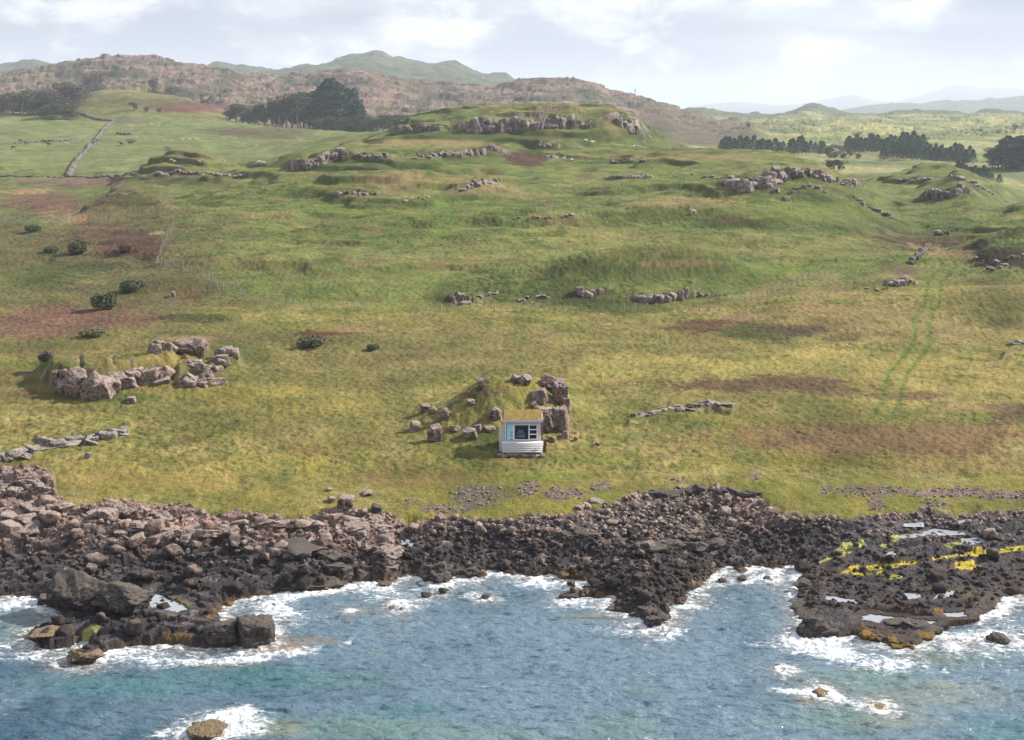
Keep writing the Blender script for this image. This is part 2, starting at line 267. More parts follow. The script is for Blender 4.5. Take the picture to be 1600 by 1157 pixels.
midw = np.clip(1-leftw-rightw, 0, 1)
XR_ = Xs*.93+Ys*.37; YR_ = -Xs*.37+Ys*.93
b1, id1, idb = blocks(XR_*.6, YR_, 2.6, 101, 1.1, .07); b2, id2, _ = blocks(Xs*.62, Ys, 1.05, 102, 1.1, .10); b3, id3, id3b = blocks(XR_*.7, YR_, .55, 103, 1.2, .15); b4, id4, _ = blocks(Xs*.8, Ys, .27, 104, 1.1, .2)
msk = sstep(-.25, .25, fbm(Xs, Ys, 3.5, 3, 47)); b3 = b3*(.35+.65*msk); b4 = b4*(.25+.75*sstep(-.2, .3, fbm(Xs, Ys, 2.2, 3, 48)))
# stepped bedding: slabs dipping to the right, ledges facing the sea
dip = (Ys*.8+Xs*.25+fbm(Xs, Ys, 6, 3, 45)*2.6)/1.9; fr = dip-np.floor(dip)
ledge = (sstep(0, .12, fr)*(1-fr*.85))
rockh_l = .55*b1+.28*b2+.13*b3+.05*b4+.45*ledge-.50
rockh_m = .16*b1+.24*b2+.22*b3+.10*b4+.18*ledge-.40
rockh_r = .06*b1+.12*b2+.12*b3+.07*b4+.10*ledge-.22
rough = .07*fbm(Xs, Ys, .5, 3, 46, .6)
rock = leftw*rockh_l+midw*rockh_m+rightw*rockh_r+rough
# bigger swells of bedrock: (px, py, rx m, ry m, height)
lift = np.zeros_like(Xs)
for (px, py, rx, ry, hg) in [(120,925,3.6,2.6,.5),(390,985,2.6,2.0,.4),(200,985,6,4,.3),(330,905,3,2,.4),(200,815,6,2.0,.7),(60,800,4,3,.9),(380,835,4,2,.6),(130,860,4,1.5,.8),(450,880,2.6,1.6,.6),(1000,905,4,3,.7),(1010,945,3.4,2.4,.4),(900,855,5,2,.6),(1060,850,4,2,.6),(1100,790,5,1.5,.5),(30,765,4,3,.8),(700,880,3,1.5,.3),(820,880,3,1.5,.3),(1260,970,2.5,2.5,.5),(1300,900,5,5,.1)]:
    cx, cy = pix_plane(px, py, 1.0); lift += hg*np.exp(-(((Xs-cx)/rx)**2+((Ys-cy)/ry)**2)**1.2)
zb = Zbase[R0:R1]
zrk = zb*1.0+rock+lift
land = np.where(sd > 0, 1, 0)
zs = zb*(1-rm)+zrk*rm
grassz = zb+.07*fbm(Xs, Ys, .7, 3, 51)+.10*fbm(Xs, Ys, 2.5, 2, 52)
lim_ = .12+np.maximum(sd, 0)*(leftw*.42+midw*.24+rightw*.26); zrk = np.minimum(zb, lim_)+rock*(.45+.55*sstep(0, 4, sd))+lift*sstep(0, 2.5, sd)
rz = sstep(-10, 34, rockm); zs = grassz*(1-rz)+np.maximum(zrk, 0)*rz+rm*(1-rz)*(rock*.5+.1)
zsea = -1.2+.5*fbm(Xs, Ys, 4, 3, 55)
zs = zsea*(1-e)+np.maximum(zs, .10+.12*b2)*e
# tide pools: polygons in the photograph, at the level of the rock there
pools_px = [('tide_pool', [(203,932),(225,926),(262,934),(288,946),(292,954),(270,958),(240,950),(210,940)]),
    ('tide_pool', [(620,846),(636,842),(650,846),(652,853),(638,856),(622,854)]), ('tide_pool', [(1412,819),(1424,816),(1442,817),(1442,823),(1415,823)]),
    ('tide_pool', [(1404,838),(1440,832),(1458,826),(1500,831),(1502,836),(1468,837),(1440,838),(1420,842),(1406,842)]), ('tide_pool', [(1500,842),(1530,840),(1540,845),(1520,851),(1502,849)]),
    ('tide_pool', [(1543,830),(1564,832),(1562,837),(1546,835)]), ('tide_pool', [(1496,813),(1512,812),(1512,818),(1498,818)]), ('tide_pool', [(1412,927),(1434,926),(1440,934),(1420,938)]),
    ('tide_pool', [(1470,924),(1494,924),(1492,932),(1460,936)]), ('tide_pool', [(1292,931),(1336,938),(1338,943),(1310,941),(1290,936)]), ('tide_pool', [(1384,863),(1402,862),(1398,868),(1386,868)]),
    ('tide_pool', [(1474,958),(1506,957),(1510,963),(1480,965)]), ('tide_pool', [(80,988),(92,986),(94,992),(80,994)]), ('tide_pool', [(100,885),(116,884),(118,890),(102,892)]), ('tide_pool', [(1344,968),(1360,960),(1402,966),(1462,972),(1450,978),(1400,976),(1372,974)])]
algae_px = [([(1302,852),(1320,843),(1350,844),(1355,855),(1310,858)], 'y', .5), ([(1474,850),(1500,848),(1510,853),(1478,857)], 'y', .6), ([(1390,836),(1420,833),(1404,846),(1385,856),(1370,850),(1396,845)], 'y', .8),
    ([(1455,872),(1500,864),(1560,856),(1602,850),(1602,858),(1540,866),(1500,869),(1458,876)], 'b', .4), ([(1350,884),(1400,880),(1432,874),(1438,878),(1400,886),(1360,892)], 'b', .6), ([(1322,890),(1340,880),(1345,886),(1336,894),(1366,896),(1350,901),(1310,898)], 'b', .7),
    ([(1370,892),(1384,890),(1388,896),(1410,900),(1408,906),(1388,903),(1370,898)], 'b', .8), ([(1492,876),(1522,874),(1524,884),(1534,888),(1536,893),(1520,890),(1492,888)], 'b', .5), ([(1280,865),(1330,860),(1330,864),(1282,872)], 'y', 1.0),
    ([(104,882),(130,878),(160,885),(176,893),(150,896),(125,892)], 'g', .9), ([(130,988),(148,986),(160,990),(150,996),(126,994)], 'y', .7), ([(235,925),(280,935),(300,945),(290,956),(270,936),(250,934)], 'g', 1.2), ([(1440,918),(1540,922),(1520,930),(1450,930)], 'g', 1.2)]
pool_objs = []
for (nm, poly) in pools_px:
    cxp = np.mean([p[0] for p in poly]); cyp = np.mean([p[1] for p in poly])
    # level: the surface seen there
    dd = np.hypot((PXs-cxp)/6, (PYs-cyp)/3); z0 = float(np.clip(np.median(zs[dd < 2.0]) if (dd < 2).any() else 1.0, .25, 3)); z0 = z0-.05
    Pw = [pix_plane(a, b, z0) for a, b in poly]
    s_ = poly_sd(Pw, Xs, Ys)+.32*fbm(Xs, Ys, 1.0, 4, 61, .65)-.05
    rim_ = (s_ < -.12)*(s_ > -1.0); zs = np.where(rim_, np.maximum(zs, z0+.05+.06*np.maximum(b3, 0)), zs)
    zs = zs*(1-sstep(-.22, .10, s_))+(z0-.16)*sstep(-.22, .10, s_)
    # nothing in front may hide it: lower the near side gently
    near = np.exp(-(np.maximum(0, -s_-.1)/1.1)**2)*(s_ < 0)
    zs = np.where((near > .05) & (zs > z0+.14), zs*(1-near)+(z0+.14)*near, zs)
    pool_objs.append((nm, Pw, z0))
Z[R0:R1] = zs
# grass lumpiness further in
r1 = R1
ra, rb = np.searchsorted(Ds, 126), np.searchsorted(Ds, 420)
wv = sstep(126, 132, D2[ra:rb])
Z[ra:rb] += wv*(.17*fbm(X2[ra:rb], D2[ra:rb], .8, 2, 71)+.12*fbm(X2[ra:rb], D2[ra:rb], 2.6, 3, 72)+.22*np.maximum(0, fbm(X2[ra:rb], D2[ra:rb], 7.5, 4, 73, .6)))
ra, rb = np.searchsorted(Ds, 226), np.searchsorted(Ds, 700)
Z[ra:rb] += sstep(226, 260, D2[ra:rb])*(.55*fbm(X2[ra:rb], D2[ra:rb], 9, 4, 74, .6))

PX, PY = project(X2, D2, Z)
# visible surface lookup
CM = np.minimum.accumulate(PY, axis=0)
def ground_at(px, py):
    """world point of the nearest surface seen at a photograph pixel"""
    u = pix_ray(px, py)[0]; j = int(np.clip(np.searchsorted(UC, u), 1, NC-1))
    col = CM[:, j]; i = int(np.argmax(col <= py)); i = max(i, 1)
    return Vector((u*Ds[i], Ds[i], Z[i, j]))
def height(X, Y):
    u = X/Y; j = np.clip(np.searchsorted(UC, u)-1, 0, NC-2); i = int(np.clip(np.searchsorted(Ds, Y)-1, 0, NR-2))
    a = (u-UC[j])/(UC[j+1]-UC[j]); b = (Y-Ds[i])/(Ds[i+1]-Ds[i])
    return float((Z[i, j]*(1-a)+Z[i, j+1]*a)*(1-b)+(Z[i+1, j]*(1-a)+Z[i+1, j+1]*a)*b)

# ------------------------------------------------------------------ ground colour (what grows or lies where, plus a painted shadow left of the hut)
C = np.zeros((NR, NC, 3))
def put(w, col):
    global C
    w = np.clip(w, 0, 1)[..., None]; C = C*(1-w)+np.asarray(col)*w
n1 = fbm(X2, D2, 9, 4, 201, .6); n2 = fbm(X2, D2, 2.6, 4, 202, .65); n3 = fbm(X2, D2, 40, 4, 203, .55); n4 = fbm(X2, D2, 1.0, 2, 204, .6)
nf = fbm(X2, D2, 120, 5, 205, .6)
gx = np.gradient(Z, axis=1)/np.gradient(X2, axis=1); gy = np.gradient(Z, axis=0)/np.gradient(D2, axis=0)
slope = np.hypot(gx, gy)
C[:] = alb(154, 148, 80)
put(sstep(-.05, .5, n1+.3*n2)*.9, alb(178, 164, 102))
put(sstep(.0, .55, -n1+.5*n2)*.8, alb(118, 128, 56))
put(sstep(.1, .5, n2+.3*n4)*.5, alb(188, 172, 98)); put(sstep(.15, .5, -n4-.3*n2)*.55, alb(106, 106, 50)); n5 = fbm(X2, D2, 4.5, 3, 206, .6); put(sstep(.3, .55, n5)*.35, alb(100, 108, 60)); put(sstep(.3, .55, -n5)*.4, alb(158, 124, 88))
put(sstep(.15, .6, -n2)*.55, alb(112, 112, 52))
put(sstep(.2, .6, n3)*.4, alb(140, 116, 78))
# the coastal turf just above the rocks is greener
put(sstep(735, 775, PY)*(D2 < 131)*sstep(500, 700, PX)*.6, alb(132, 134, 56))
put(sstep(-.1, .5, fbm(X2, D2, 5, 3, 207))*sstep(690, 720, PY)*(D2 < 140)*.35, alb(178, 160, 74))
# hill pasture: greener
hill = sstep(214, 226, D2+2*n1)
put(hill, alb(128, 142, 68))
put(hill*sstep(.0, .5, n3+.4*n1)*.7, alb(160, 152, 88))
put(hill*sstep(0, .5, n1+.2*n2)*.6, alb(142, 142, 76))
put(hill*sstep(.0, .4, -n1-.2*n2)*.75, alb(96, 118, 50))
put(hill*sstep(.2, .6, n2)*.3, alb(164, 150, 92))
put(hill*sstep(.22, .5, slope)*sstep(.0, .4, -n3+.4*n2+.3)*(D2 < 900)*.6, alb(92, 100, 50))
put(riser*sstep(-.5, .1, n1+.5*n3)*.85, alb(84, 100, 46)); put(riser*sstep(.0, .4, n1-.4*n3)*.6, alb(100, 84, 56)); ang = sstep(.2, .5, fbm(X2, D2, 16, 4, 209, .6)); put(hill*ang*.45, alb(150, 126, 84))
# left fields: smooth bright green
fl = sstep(590, 640, D2)*(1-sstep(1060, 1120, D2))*(PX < 620)
put(fl, alb(140, 152, 84)); put(fl*sstep(-.1, .5, n3)*.6, alb(154, 160, 98)); put(fl*sstep(.1, .5, -n3+.3*n1)*.5, alb(112, 130, 66)); put(fl*sstep(.25, .5, n1)*.3, alb(128, 122, 74))
# moor beyond: pink-brown heath and rock
cf = sstep(.45, .8, slope)*(rise > .25)*(D2 > 130); put(cf*.7, alb(88, 92, 50)); cv = fbm(X2*1.0, D2*.35, 1.6, 4, 213, .7); CR_ = cf*sstep(-.05, .15, cv+.6*fbm(X2, D2*.5, 7, 3, 216)+.02); put(CR_, alb(168, 146, 138)); put(CR_*sstep(.0, .3, fbm(X2, D2*.3, .9, 3, 214, .7)), alb(92, 80, 80)); put(CR_*sstep(.1, .4, -cv+.1*n2), alb(212, 198, 188)); moor = sstep(1080, 1200, D2+60*nf)
put(moor, alb(150, 128, 112)); mo = fbm(X2, D2, 55, 5, 211, .65); mo2 = fbm(X2, D2, 13, 4, 212, .75)
put(moor*sstep(.05, .4, mo)*.8, alb(178, 150, 116)); put(moor*sstep(.05, .45, -mo+.3*mo2)*.9, alb(98, 94, 66))
put(moor*sstep(.12, .35, mo2)*.7, alb(184, 162, 150)); put(moor*sstep(.0, .3, -mo2)*.8, alb(92, 80, 62)); put(moor*sstep(.02, .22, -mo-.3*mo2)*.85, alb(72, 84, 56)); put(moor*sstep(.0, .3, fbm(X2, D2, 90, 4, 217))*.5, alb(112, 104, 70)); put(moor*sstep(.25, .5, -nf)*.6, alb(96, 112, 66))
put(moor*sstep(.35, .7, slope)*.5, alb(110, 90, 84))
# the green knoll on the left, with a brown bracken flank
kn = (D2 > 1090)*(D2 < 1260)*sstep(105, 140, PX)*(1-sstep(330, 400, PX)); put(kn*.8, alb(128, 132, 70)); put(kn*sstep(-.1, .3, mo2)*.5, alb(158, 148, 90))
# right: valley farmland
rf = (PX > 1040)*sstep(640, 760, D2)*(1-sstep(3000, 3400, D2))
put(rf, alb(150, 156, 92)); put(rf*sstep(-.1, .35, nf)*.9, alb(192, 188, 120)); put(rf*sstep(.05, .4, -nf+.3*mo)*.8, alb(112, 130, 74)); put(rf*sstep(.2, .5, mo2)*.35, alb(126, 118, 84))
put((PX > 1000)*(PX < 1230)*sstep(1150, 1250, D2)*(1-sstep(2100, 2300, D2))*sstep(-.4, .2, mo2+.3)*(1-sstep(1130, 1230, PX)*.7), alb(120, 104, 84))
# high hills
mt = sstep(2700, 3100, D2); put(mt, alb(90, 104, 62)); put(mt*sstep(-.1, .4, nf), alb(120, 122, 80)); put(mt*sstep(.0, .3, mo)*.7, alb(84, 76, 60))
iB_, iM_ = np.searchsorted(Ds, 216), np.searchsorted(Ds, 1050)
# marked patches: (cx, cy, rx, ry, colour, strength, dmin, dmax, edge)
BR = alb(112, 84, 66); RED = alb(132, 100, 82); HE = alb(88, 76, 52); DG = alb(78, 92, 42); TAN = alb(178, 150, 104); GR = alb(122, 140, 54); BG = alb(150, 158, 82)
patches = [(1380,685,300,44,alb(146,112,78),.6),(1500,730,160,16,alb(150,126,78),.4),(1100,600,200,8,BR,.4),(1560,470,80,30,alb(112,104,62),.6),(1250,505,120,24,alb(112,96,66),.5),(1130,505,90,14,alb(108,80,54),.6),(420,530,200,14,alb(112,90,62),.5),(560,600,160,12,alb(122,112,64),.4),(1330,350,200,14,DG,.4),(150,420,200,60,alb(104,100,62),.45),(540,660,200,26,alb(136,124,72),.4),(330,650,120,16,alb(124,120,64),.4),(640,735,120,20,alb(146,120,78),.4),(800,214,210,9,DG,.8),(1005,206,50,14,DG,.7),(560,263,110,9,DG,.7),(700,252,120,6,DG,.6),(1240,306,110,16,DG,.65),(1540,300,80,22,DG,.6),(600,320,90,8,DG,.4),(650,224,130,6,TAN,.6),(850,171,150,5,TAN,.35),(1100,246,160,6,TAN,.4),(860,232,80,7,DG,.5),(1330,500,300,42,alb(172,150,98),.5),(1150,575,420,34,alb(190,176,100),.5),(1450,590,240,40,alb(184,166,96),.5),(1100,545,60,6,DG,.4),(150,590,260,40,alb(140,126,74),.4),(1100,380,380,18,alb(166,158,92),.4),(700,395,300,16,alb(150,152,86),.4),(640,300,200,10,TAN,.3),(450,560,520,55,alb(130,122,72),.6),(110,390,260,110,alb(120,110,72),.8),(120,330,150,30,alb(128,112,80),.5),(1000,530,300,40,alb(140,128,78),.4),(60,545,120,22,alb(96,100,56),.5),(1250,650,220,30,alb(138,128,66),.4),(350,520,160,24,alb(104,100,62),.4),(700,570,220,20,alb(126,120,74),.4),(1200,600,170,15,BR,.85),(1300,612,60,8,BR,.6),(1450,690,190,38,alb(134,108,74),.75),(1590,650,60,18,BR,.7),(1430,618,50,8,BR,.7),(1460,664,70,16,alb(130,112,74),.5),
 (60,500,190,34,RED,.9),(200,498,110,22,RED,.6),(60,470,80,10,alb(120,112,62),.5),(70,318,70,16,RED,.9),(110,284,110,8,alb(142,112,98),.95),(40,300,60,6,alb(168,140,104),.8),(100,343,45,9,alb(186,152,112),.8),
 (190,375,80,26,BR,.9),(235,395,30,18,alb(104,74,48),.7),(60,345,60,8,alb(110,130,84),.7),(245,364,14,4,alb(200,170,120),.9),(60,430,120,20,alb(112,122,58),.7),(120,420,90,16,alb(86,98,54),.7),(80,440,70,10,alb(84,96,48),.6),
 (270,282,70,9,HE,.85),(200,318,60,13,alb(86,80,46),.8),(320,318,40,6,DG,.6),(250,272,40,5,alb(130,120,100),.6),(820,248,38,12,alb(96,68,52),.95),(925,195,22,5,HE,.6),(1050,234,60,3,HE,.6),
 (290,455,50,14,alb(126,104,72),.7),(370,475,40,6,alb(110,90,56),.6),(300,497,60,10,HE,.8),(330,498,50,8,DG,.6),(510,521,60,6,alb(112,82,50),.85),(560,517,60,4,TAN,.6),(640,515,60,4,TAN,.4),
 (1090,505,50,14,alb(110,84,54),.85),(1140,500,40,8,BR,.6),(1160,495,60,6,TAN,.5),(1250,500,70,10,alb(170,148,92),.6),(1200,520,80,16,DG,.75),(1255,517,60,10,alb(92,76,70),.7),(1320,530,50,8,alb(108,92,64),.6),
 (1440,375,75,22,alb(92,72,54),.9),(1480,350,50,18,DG,.4),(1585,402,85,30,alb(74,70,46),.98),(1570,408,60,20,alb(74,70,46),.9),(1560,480,60,26,alb(116,116,60),.8),(1560,500,50,12,HE,.5),(1405,425,36,12,alb(122,100,84),.8),(1385,412,16,5,HE,.6),
 (880,455,110,22,DG,.8),(960,475,90,12,alb(72,92,36),.7),(700,462,40,20,DG,.75),(900,462,40,10,alb(80,78,48),.6),(1130,345,60,10,DG,.7),(1150,345,40,5,alb(98,78,54),.7),(870,424,30,5,alb(96,92,54),.6),(1100,460,50,6,DG,.4),
 (500,300,110,8,DG,.5),(600,330,120,10,GR,.5),(700,340,25,30,GR,.5),(1270,330,90,18,GR,.6),(1300,420,140,8,GR,.8),(1180,425,60,6,GR,.5),(540,262,80,10,DG,.5),(620,285,70,14,TAN,.5),(780,300,60,12,TAN,.3),(1060,318,100,8,TAN,.5),(1200,262,120,6,TAN,.4),(1040,410,110,6,TAN,.45),
 (650,435,60,9,GR,.5),(480,470,50,8,GR,.6),(1500,640,100,6,TAN,.4),(1150,570,120,14,alb(184,172,92),.5),(1000,560,80,10,alb(184,168,92),.45),(1420,560,100,14,alb(178,166,90),.4),(1320,480,120,10,alb(178,150,98),.5),(1480,400,60,8,TAN,.7),(1440,385,30,6,TAN,.7),
 (100,620,110,8,alb(124,100,66),.6),(60,575,70,12,GR,.5),(380,560,60,30,alb(98,104,52),.7),(350,620,80,12,alb(104,110,52),.6),(240,565,70,16,alb(166,150,84),.7),(300,530,50,6,TAN,.6),(130,640,90,6,alb(116,98,60),.4),(170,620,90,8,alb(84,112,40),.7),
 (450,620,180,20,alb(172,160,78),.4),(420,640,70,30,alb(128,122,58),.35),(470,700,50,10,alb(140,104,62),.4),(240,745,160,22,alb(190,166,92),.55),(560,735,50,14,alb(140,112,72),.4),(760,680,35,20,DG,.8),(745,620,16,18,alb(86,92,44),.7),(728,614,12,4,alb(150,110,72),.6),(755,600,10,20,alb(116,78,64),.6),  # the dark green patch left of the hut paints in its cast shadow
 (800,600,46,6,alb(180,158,72),.5),(860,590,60,8,alb(148,130,70),.4),(840,742,120,8,GR,.5),(900,715,110,8,GR,.5),(1280,640,60,16,alb(112,116,58),.4),(970,540,60,6,DG,.4),(1290,720,160,8,alb(136,128,50),.5),
 (230,222,2000,0,HE,0),(300,168,90,9,alb(124,80,62),.9),(230,160,80,8,alb(100,92,58),.6),(360,205,60,6,alb(104,84,60),.6),(420,208,70,10,alb(104,84,60),.6),(210,140,50,5,alb(158,146,84),.8),(200,188,60,6,alb(124,104,80),.6),(100,150,70,10,alb(108,92,70),.6),(200,219,12,3,HE,.9),
 (330,194,60,4,BG,.6),(300,268,40,4,alb(110,90,60),.4),(1560,310,60,14,alb(126,142,70),.6),(1550,245,30,8,alb(160,170,80),.9),(1590,300,20,8,BG,.9),(1540,285,40,5,BG,.6),(1320,195,60,6,alb(200,190,118),.6),(1260,210,80,5,alb(186,182,108),.7)]
PXf, PYf, Cf = PX.ravel(), PY.ravel(), C.reshape(-1, 3); frontf = (np.abs(PY-CM) < 3.0).ravel(); D2f = D2.ravel()
nff = nf.ravel(); n1f, n2f, n4f, n3f, mo2f = n1.ravel(), n2.ravel(), n4.ravel(), n3.ravel(), mo2.ravel()
for (cx, cy, rx, ry, col, s_) in patches:
    if ry == 0: continue
    ix = np.nonzero((np.abs(PYf-cy) < 1.9*ry) & (np.abs(PXf-cx) < 1.9*rx) & frontf)[0]   # only where the land is in view; the far side keeps its own cover
    if cy > 260:
        ix = ix[D2f[ix] < 620]
        q_ = np.hypot((PXf[ix]-cx)/rx+.45*n1f[ix]+.25*n3f[ix], (PYf[ix]-cy)/ry+.9*n3f[ix]+.5*n1f[ix]); w = 1-q_+.38*n1f[ix]+.45*n2f[ix]+.28*n4f[ix]
    else:
        q_ = np.hypot((PXf[ix]-cx)/rx+.4*nff[ix], (PYf[ix]-cy)/ry+.5*nff[ix]); w = 1-q_+.40*n3f[ix]+.35*mo2f[ix]
    w = (sstep(0, .3, w)*s_)[:, None]; Cf[ix] = Cf[ix]*(1-w)+np.asarray(col)*w
C = Cf.reshape(C.shape)
# wheel track: two ruts of greener grass
track = [(1372,655),(1390,630),(1396,600),(1404,580),(1425,556),(1438,536),(1441,515),(1437,500),(1445,488),(1455,472),(1459,455),(1458,440),(1470,428),(1481,415),(1478,405),(1466,398)]
tw = [ground_at(*p) for p in track]
def poly_dist(pts, X, Y):
    d = np.full(X.shape, 1e9)
    for a, b in zip(pts[:-1], pts[1:]):
        ex, ey = b[0]-a[0], b[1]-a[1]; t = np.clip(((X-a[0])*ex+(Y-a[1])*ey)/(ex*ex+ey*ey+1e-9), 0, 1)
        d = np.minimum(d, np.hypot(X-a[0]-t*ex, Y-a[1]-t*ey))
    return d
ra, rb = np.searchsorted(Ds, 145), np.searchsorted(Ds, 300)
td = poly_dist(tw, X2[ra:rb], D2[ra:rb]); ww = np.zeros((NR, NC))
ww[ra:rb] = np.exp(-((td-1.0)/.42)**2)*(.66+.3*n4[ra:rb]+.3*n2[ra:rb]); put(ww, alb(108, 134, 56)); ww[ra:rb] = np.exp(-(td/2.2)**2)*.30*(td < .55); put(ww, alb(140, 146, 66))
Z[ra:rb] -= .09*np.exp(-((td-1.0)/.4)**2)
for pts, col, wd, st in [([(272,352),(330,350),(400,345),(500,356),(600,362),(680,368),(760,376)], alb(122, 108, 66), .8, .6), ([(690,372),(700,350),(690,320),(684,300)], alb(112, 140, 62), 2.2, .5), ([(600,480),(640,455),(690,432)], alb(134, 150, 66), 3, .5),
                         ([(238,308),(262,320),(290,335)], alb(150, 138, 96), 1.0, .7), ([(905,700),(960,690),(1060,676)], alb(120, 140, 54), 1.2, .4), ([(260,230),(290,240),(302,243)], alb(104, 80, 56), 2.0, .9), ([(960,600),(1000,594),(1040,598)], alb(140, 100, 66), .5, .5)]:
    pw = [ground_at(*p) for p in pts]; y0 = min(p[1] for p in pw)-12; y1 = max(p[1] for p in pw)+12
    ra, rb = np.searchsorted(Ds, y0), np.searchsorted(Ds, y1); ww = np.zeros((NR, NC))
    ww[ra:rb] = np.exp(-(poly_dist(pw, X2[ra:rb], D2[ra:rb])/wd)**2)*st; put(ww, col)
# rock and shore colours
Cs = C[R0:R1].copy()
tide = np.interp(PXs, [-500, 0, 250, 450, 540, 620, 680, 900, 1100, 1200, 1260, 2200], [868, 862, 852, 850, 868, 866, 796, 788, 776, 812, 795, 795])
pink = (1-sstep(-34, 22, PYs+34*fbm(Xs, Ys, 4, 4, 301, .7)-tide))[..., None]
gry = fbm(Xs, Ys, 1.6, 4, 302, .65); sp = fbm(Xs, Ys, .35, 3, 303, .7)
dk = alb(76, 72, 74)*(1+.35*gry[..., None]); dkb = alb(90, 80, 72)
dk = dk*(1-sstep(.0, .5, gry)[..., None]*.55)+dkb*sstep(.0, .5, gry)[..., None]*.55
pk = alb(158, 131, 119)*(1+.25*gry[..., None]); pk = pk*(1-sstep(.1, .5, sp)[..., None]*.5)+alb(226, 204, 190)*sstep(.05, .4, sp)[..., None]*.5
pk = pk*(1-sstep(.1, .5, -gry)[..., None]*.4)+alb(120, 92, 82)*sstep(.1, .5, -gry)[..., None]*.4
rk = dk*(1-pink)+pk*pink
tone = (.66+.68*id3)[..., None]; tone = tone*(.8+.4*id2)[..., None]*(.85+.3*id4[..., None]); rk = rk*tone
# pebbly middle beach: some pale stones among the dark
pal = (id3 > .80)*np.maximum(midw*(PYs < 905), .4*leftw)*sstep(-.3, .3, gry+.25); rk = rk*(1-.6*pal[..., None])+alb(168, 150, 136)*.6*pal[..., None]
# brown wrack low on the shore, on the point and the right-hand platform
wr = (sstep(-.15, .35, fbm(Xs, Ys, 3.2, 4, 304, .6)+.12)*(sstep(870, 900, PYs)*midw*sstep(780, 900, PXs)+rightw*sstep(860, 885, PYs)))[..., None]
rk = rk*(1-.45*wr)+alb(92, 72, 56)*(.8+.5*id3[..., None])*.45*wr
ye = (sstep(.32, .5, fbm(Xs, Ys, 1.7, 4, 305, .6))*((sd < 2.2)*sstep(-.2, .1, sd)*(leftw*(PXs < 450)+rightw*(PXs > 1300))*(PYs > 900)))[..., None]
rk = rk*(1-.8*ye)+alb(150, 112, 44)*.8*ye
low = (sstep(.55, .15, Z[R0:R1]) if False else (1-sstep(.1, .45, Z[R0:R1])))[..., None]
rk = rk*(1-.45*low)+alb(130, 108, 78)*.45*low
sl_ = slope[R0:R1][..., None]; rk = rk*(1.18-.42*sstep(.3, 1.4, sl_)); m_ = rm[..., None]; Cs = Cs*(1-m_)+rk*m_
# grey shingle spreads in the turf
shing_px = [(745,775,60,22,.8),(700,795,50,9,.7),(825,765,25,20,.7),(880,772,44,12,.9),(935,760,22,10,.7),(640,785,26,8,.4),(1360,768,80,12,.6),(1480,770,90,9,.9),(1580,775,60,12,.9),(1370,785,20,14,.8),(1460,786,30,8,.7),(1060,750,30,6,.5),(1180,742,14,12,.6),(820,716,44,6,.6),(1290,765,20,9,.5)]
for (cx, cy, rx, ry, st) in shing_px:
    w = sstep(.0, .25, 1-np.hypot((PXs-cx)/rx, (PYs-cy)/ry)+.5*fbm(Xs, Ys, 1.4, 3, 306)+.2*sp-.15)*st*(1-rm)
    stone = alb(150, 132, 124)*(.62+.6*id4[..., None]); Cs = Cs*(1-w[..., None])+stone*w[..., None]
    Z[R0:R1] += w*.10*b4
for (poly, kind, amp) in algae_px:
    cyp = np.mean([p[1] for p in poly]); s_ = poly_sd(poly, PXs, PYs)+amp*4*fbm(Xs, Ys, .9, 4, 307, .7)
    w = (sstep(-.5, 1.2, s_)*{'y': .8, 'b': .85, 'g': .5}[kind]*(.6+.4*sstep(-.25, .1, fbm(Xs, Ys, .45, 3, 308, .7))))[..., None]*(np.abs(PYs-np.minimum.accumulate(PYs, axis=0)) < 4)[..., None]
    col = {'y': alb(206, 206, 110, .55), 'b': alb(222, 204, 62, .6), 'g': alb(128, 126, 30)}[kind]
    Cs = Cs*(1-w)+col*w
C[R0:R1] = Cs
lum = C[iB_:iM_].mean(-1, keepdims=True); C[iB_:iM_] = (C[iB_:iM_]*.95+lum*np.array([1.06, 1.02, .85])*.05)*.93; C[np.searchsorted(Ds, 620):] *= .88; C[R1:] *= 1.10; C[R0:R1] *= (1+.10*(1-rm))[..., None]; C = np.clip(C, .006, .8)
RM = np.zeros((NR, NC)); RM[R0:R1] = rm*e; RM = np.maximum(RM, np.clip(CR_, 0, 1)); RM[:R0] = 1

# ------------------------------------------------------------------ materials
def new_mat(name, rough=.9, spec=.2):
    m = bpy.data.materials.new(name); m.use_nodes = True; t = m.node_tree; b = t.nodes['Principled BSDF']
    b.inputs['Roughness'].default_value = rough; b.inputs['Specular IOR Level'].default_value = spec
    return m, t, b
def nd(t, ty, **kw):
    n = t.nodes.new(ty)
    for k_, v in kw.items():
        if hasattr(n, k_): setattr(n, k_, v)
        else: n.inputs[k_.replace('_', ' ')].default_value = v
    return n
def tnoise(t, scale, detail=5, rough=.6, coord='Object', vec=None, dist=0.):
    n = nd(t, 'ShaderNodeTexNoise', Scale=scale, Detail=detail, Roughness=rough, Distortion=dist)
    if vec is None:
        c = nd(t, 'ShaderNodeTexCoord'); vec = c.outputs[coord]
    t.links.new(vec, n.inputs['Vector']); return n
def tramp(t, src, stops):
    r = nd(t, 'ShaderNodeValToRGB'); el = r.color_ramp.elements
    while len(el) < len(stops): el.new(.5)
    for e_, (p_, c_) in zip(el, stops): e_.position = p_; e_.color = (*c_, 1) if len(c_) == 3 else c_
    t.links.new(src, r.inputs[0]); return r
def tmix(t, fac, a, b, blend='MIX'):
    m = nd(t, 'ShaderNodeMix', data_type='RGBA', blend_type=blend)
    for s, v in ((0, fac), (6, a), (7, b)):
        if hasattr(v, 'default_value'): t.links.new(v, m.inputs[s])
        else: m.inputs[s].default_value = v if s == 0 else ((*v, 1) if len(v) == 3 else v)
    return m.outputs[2]
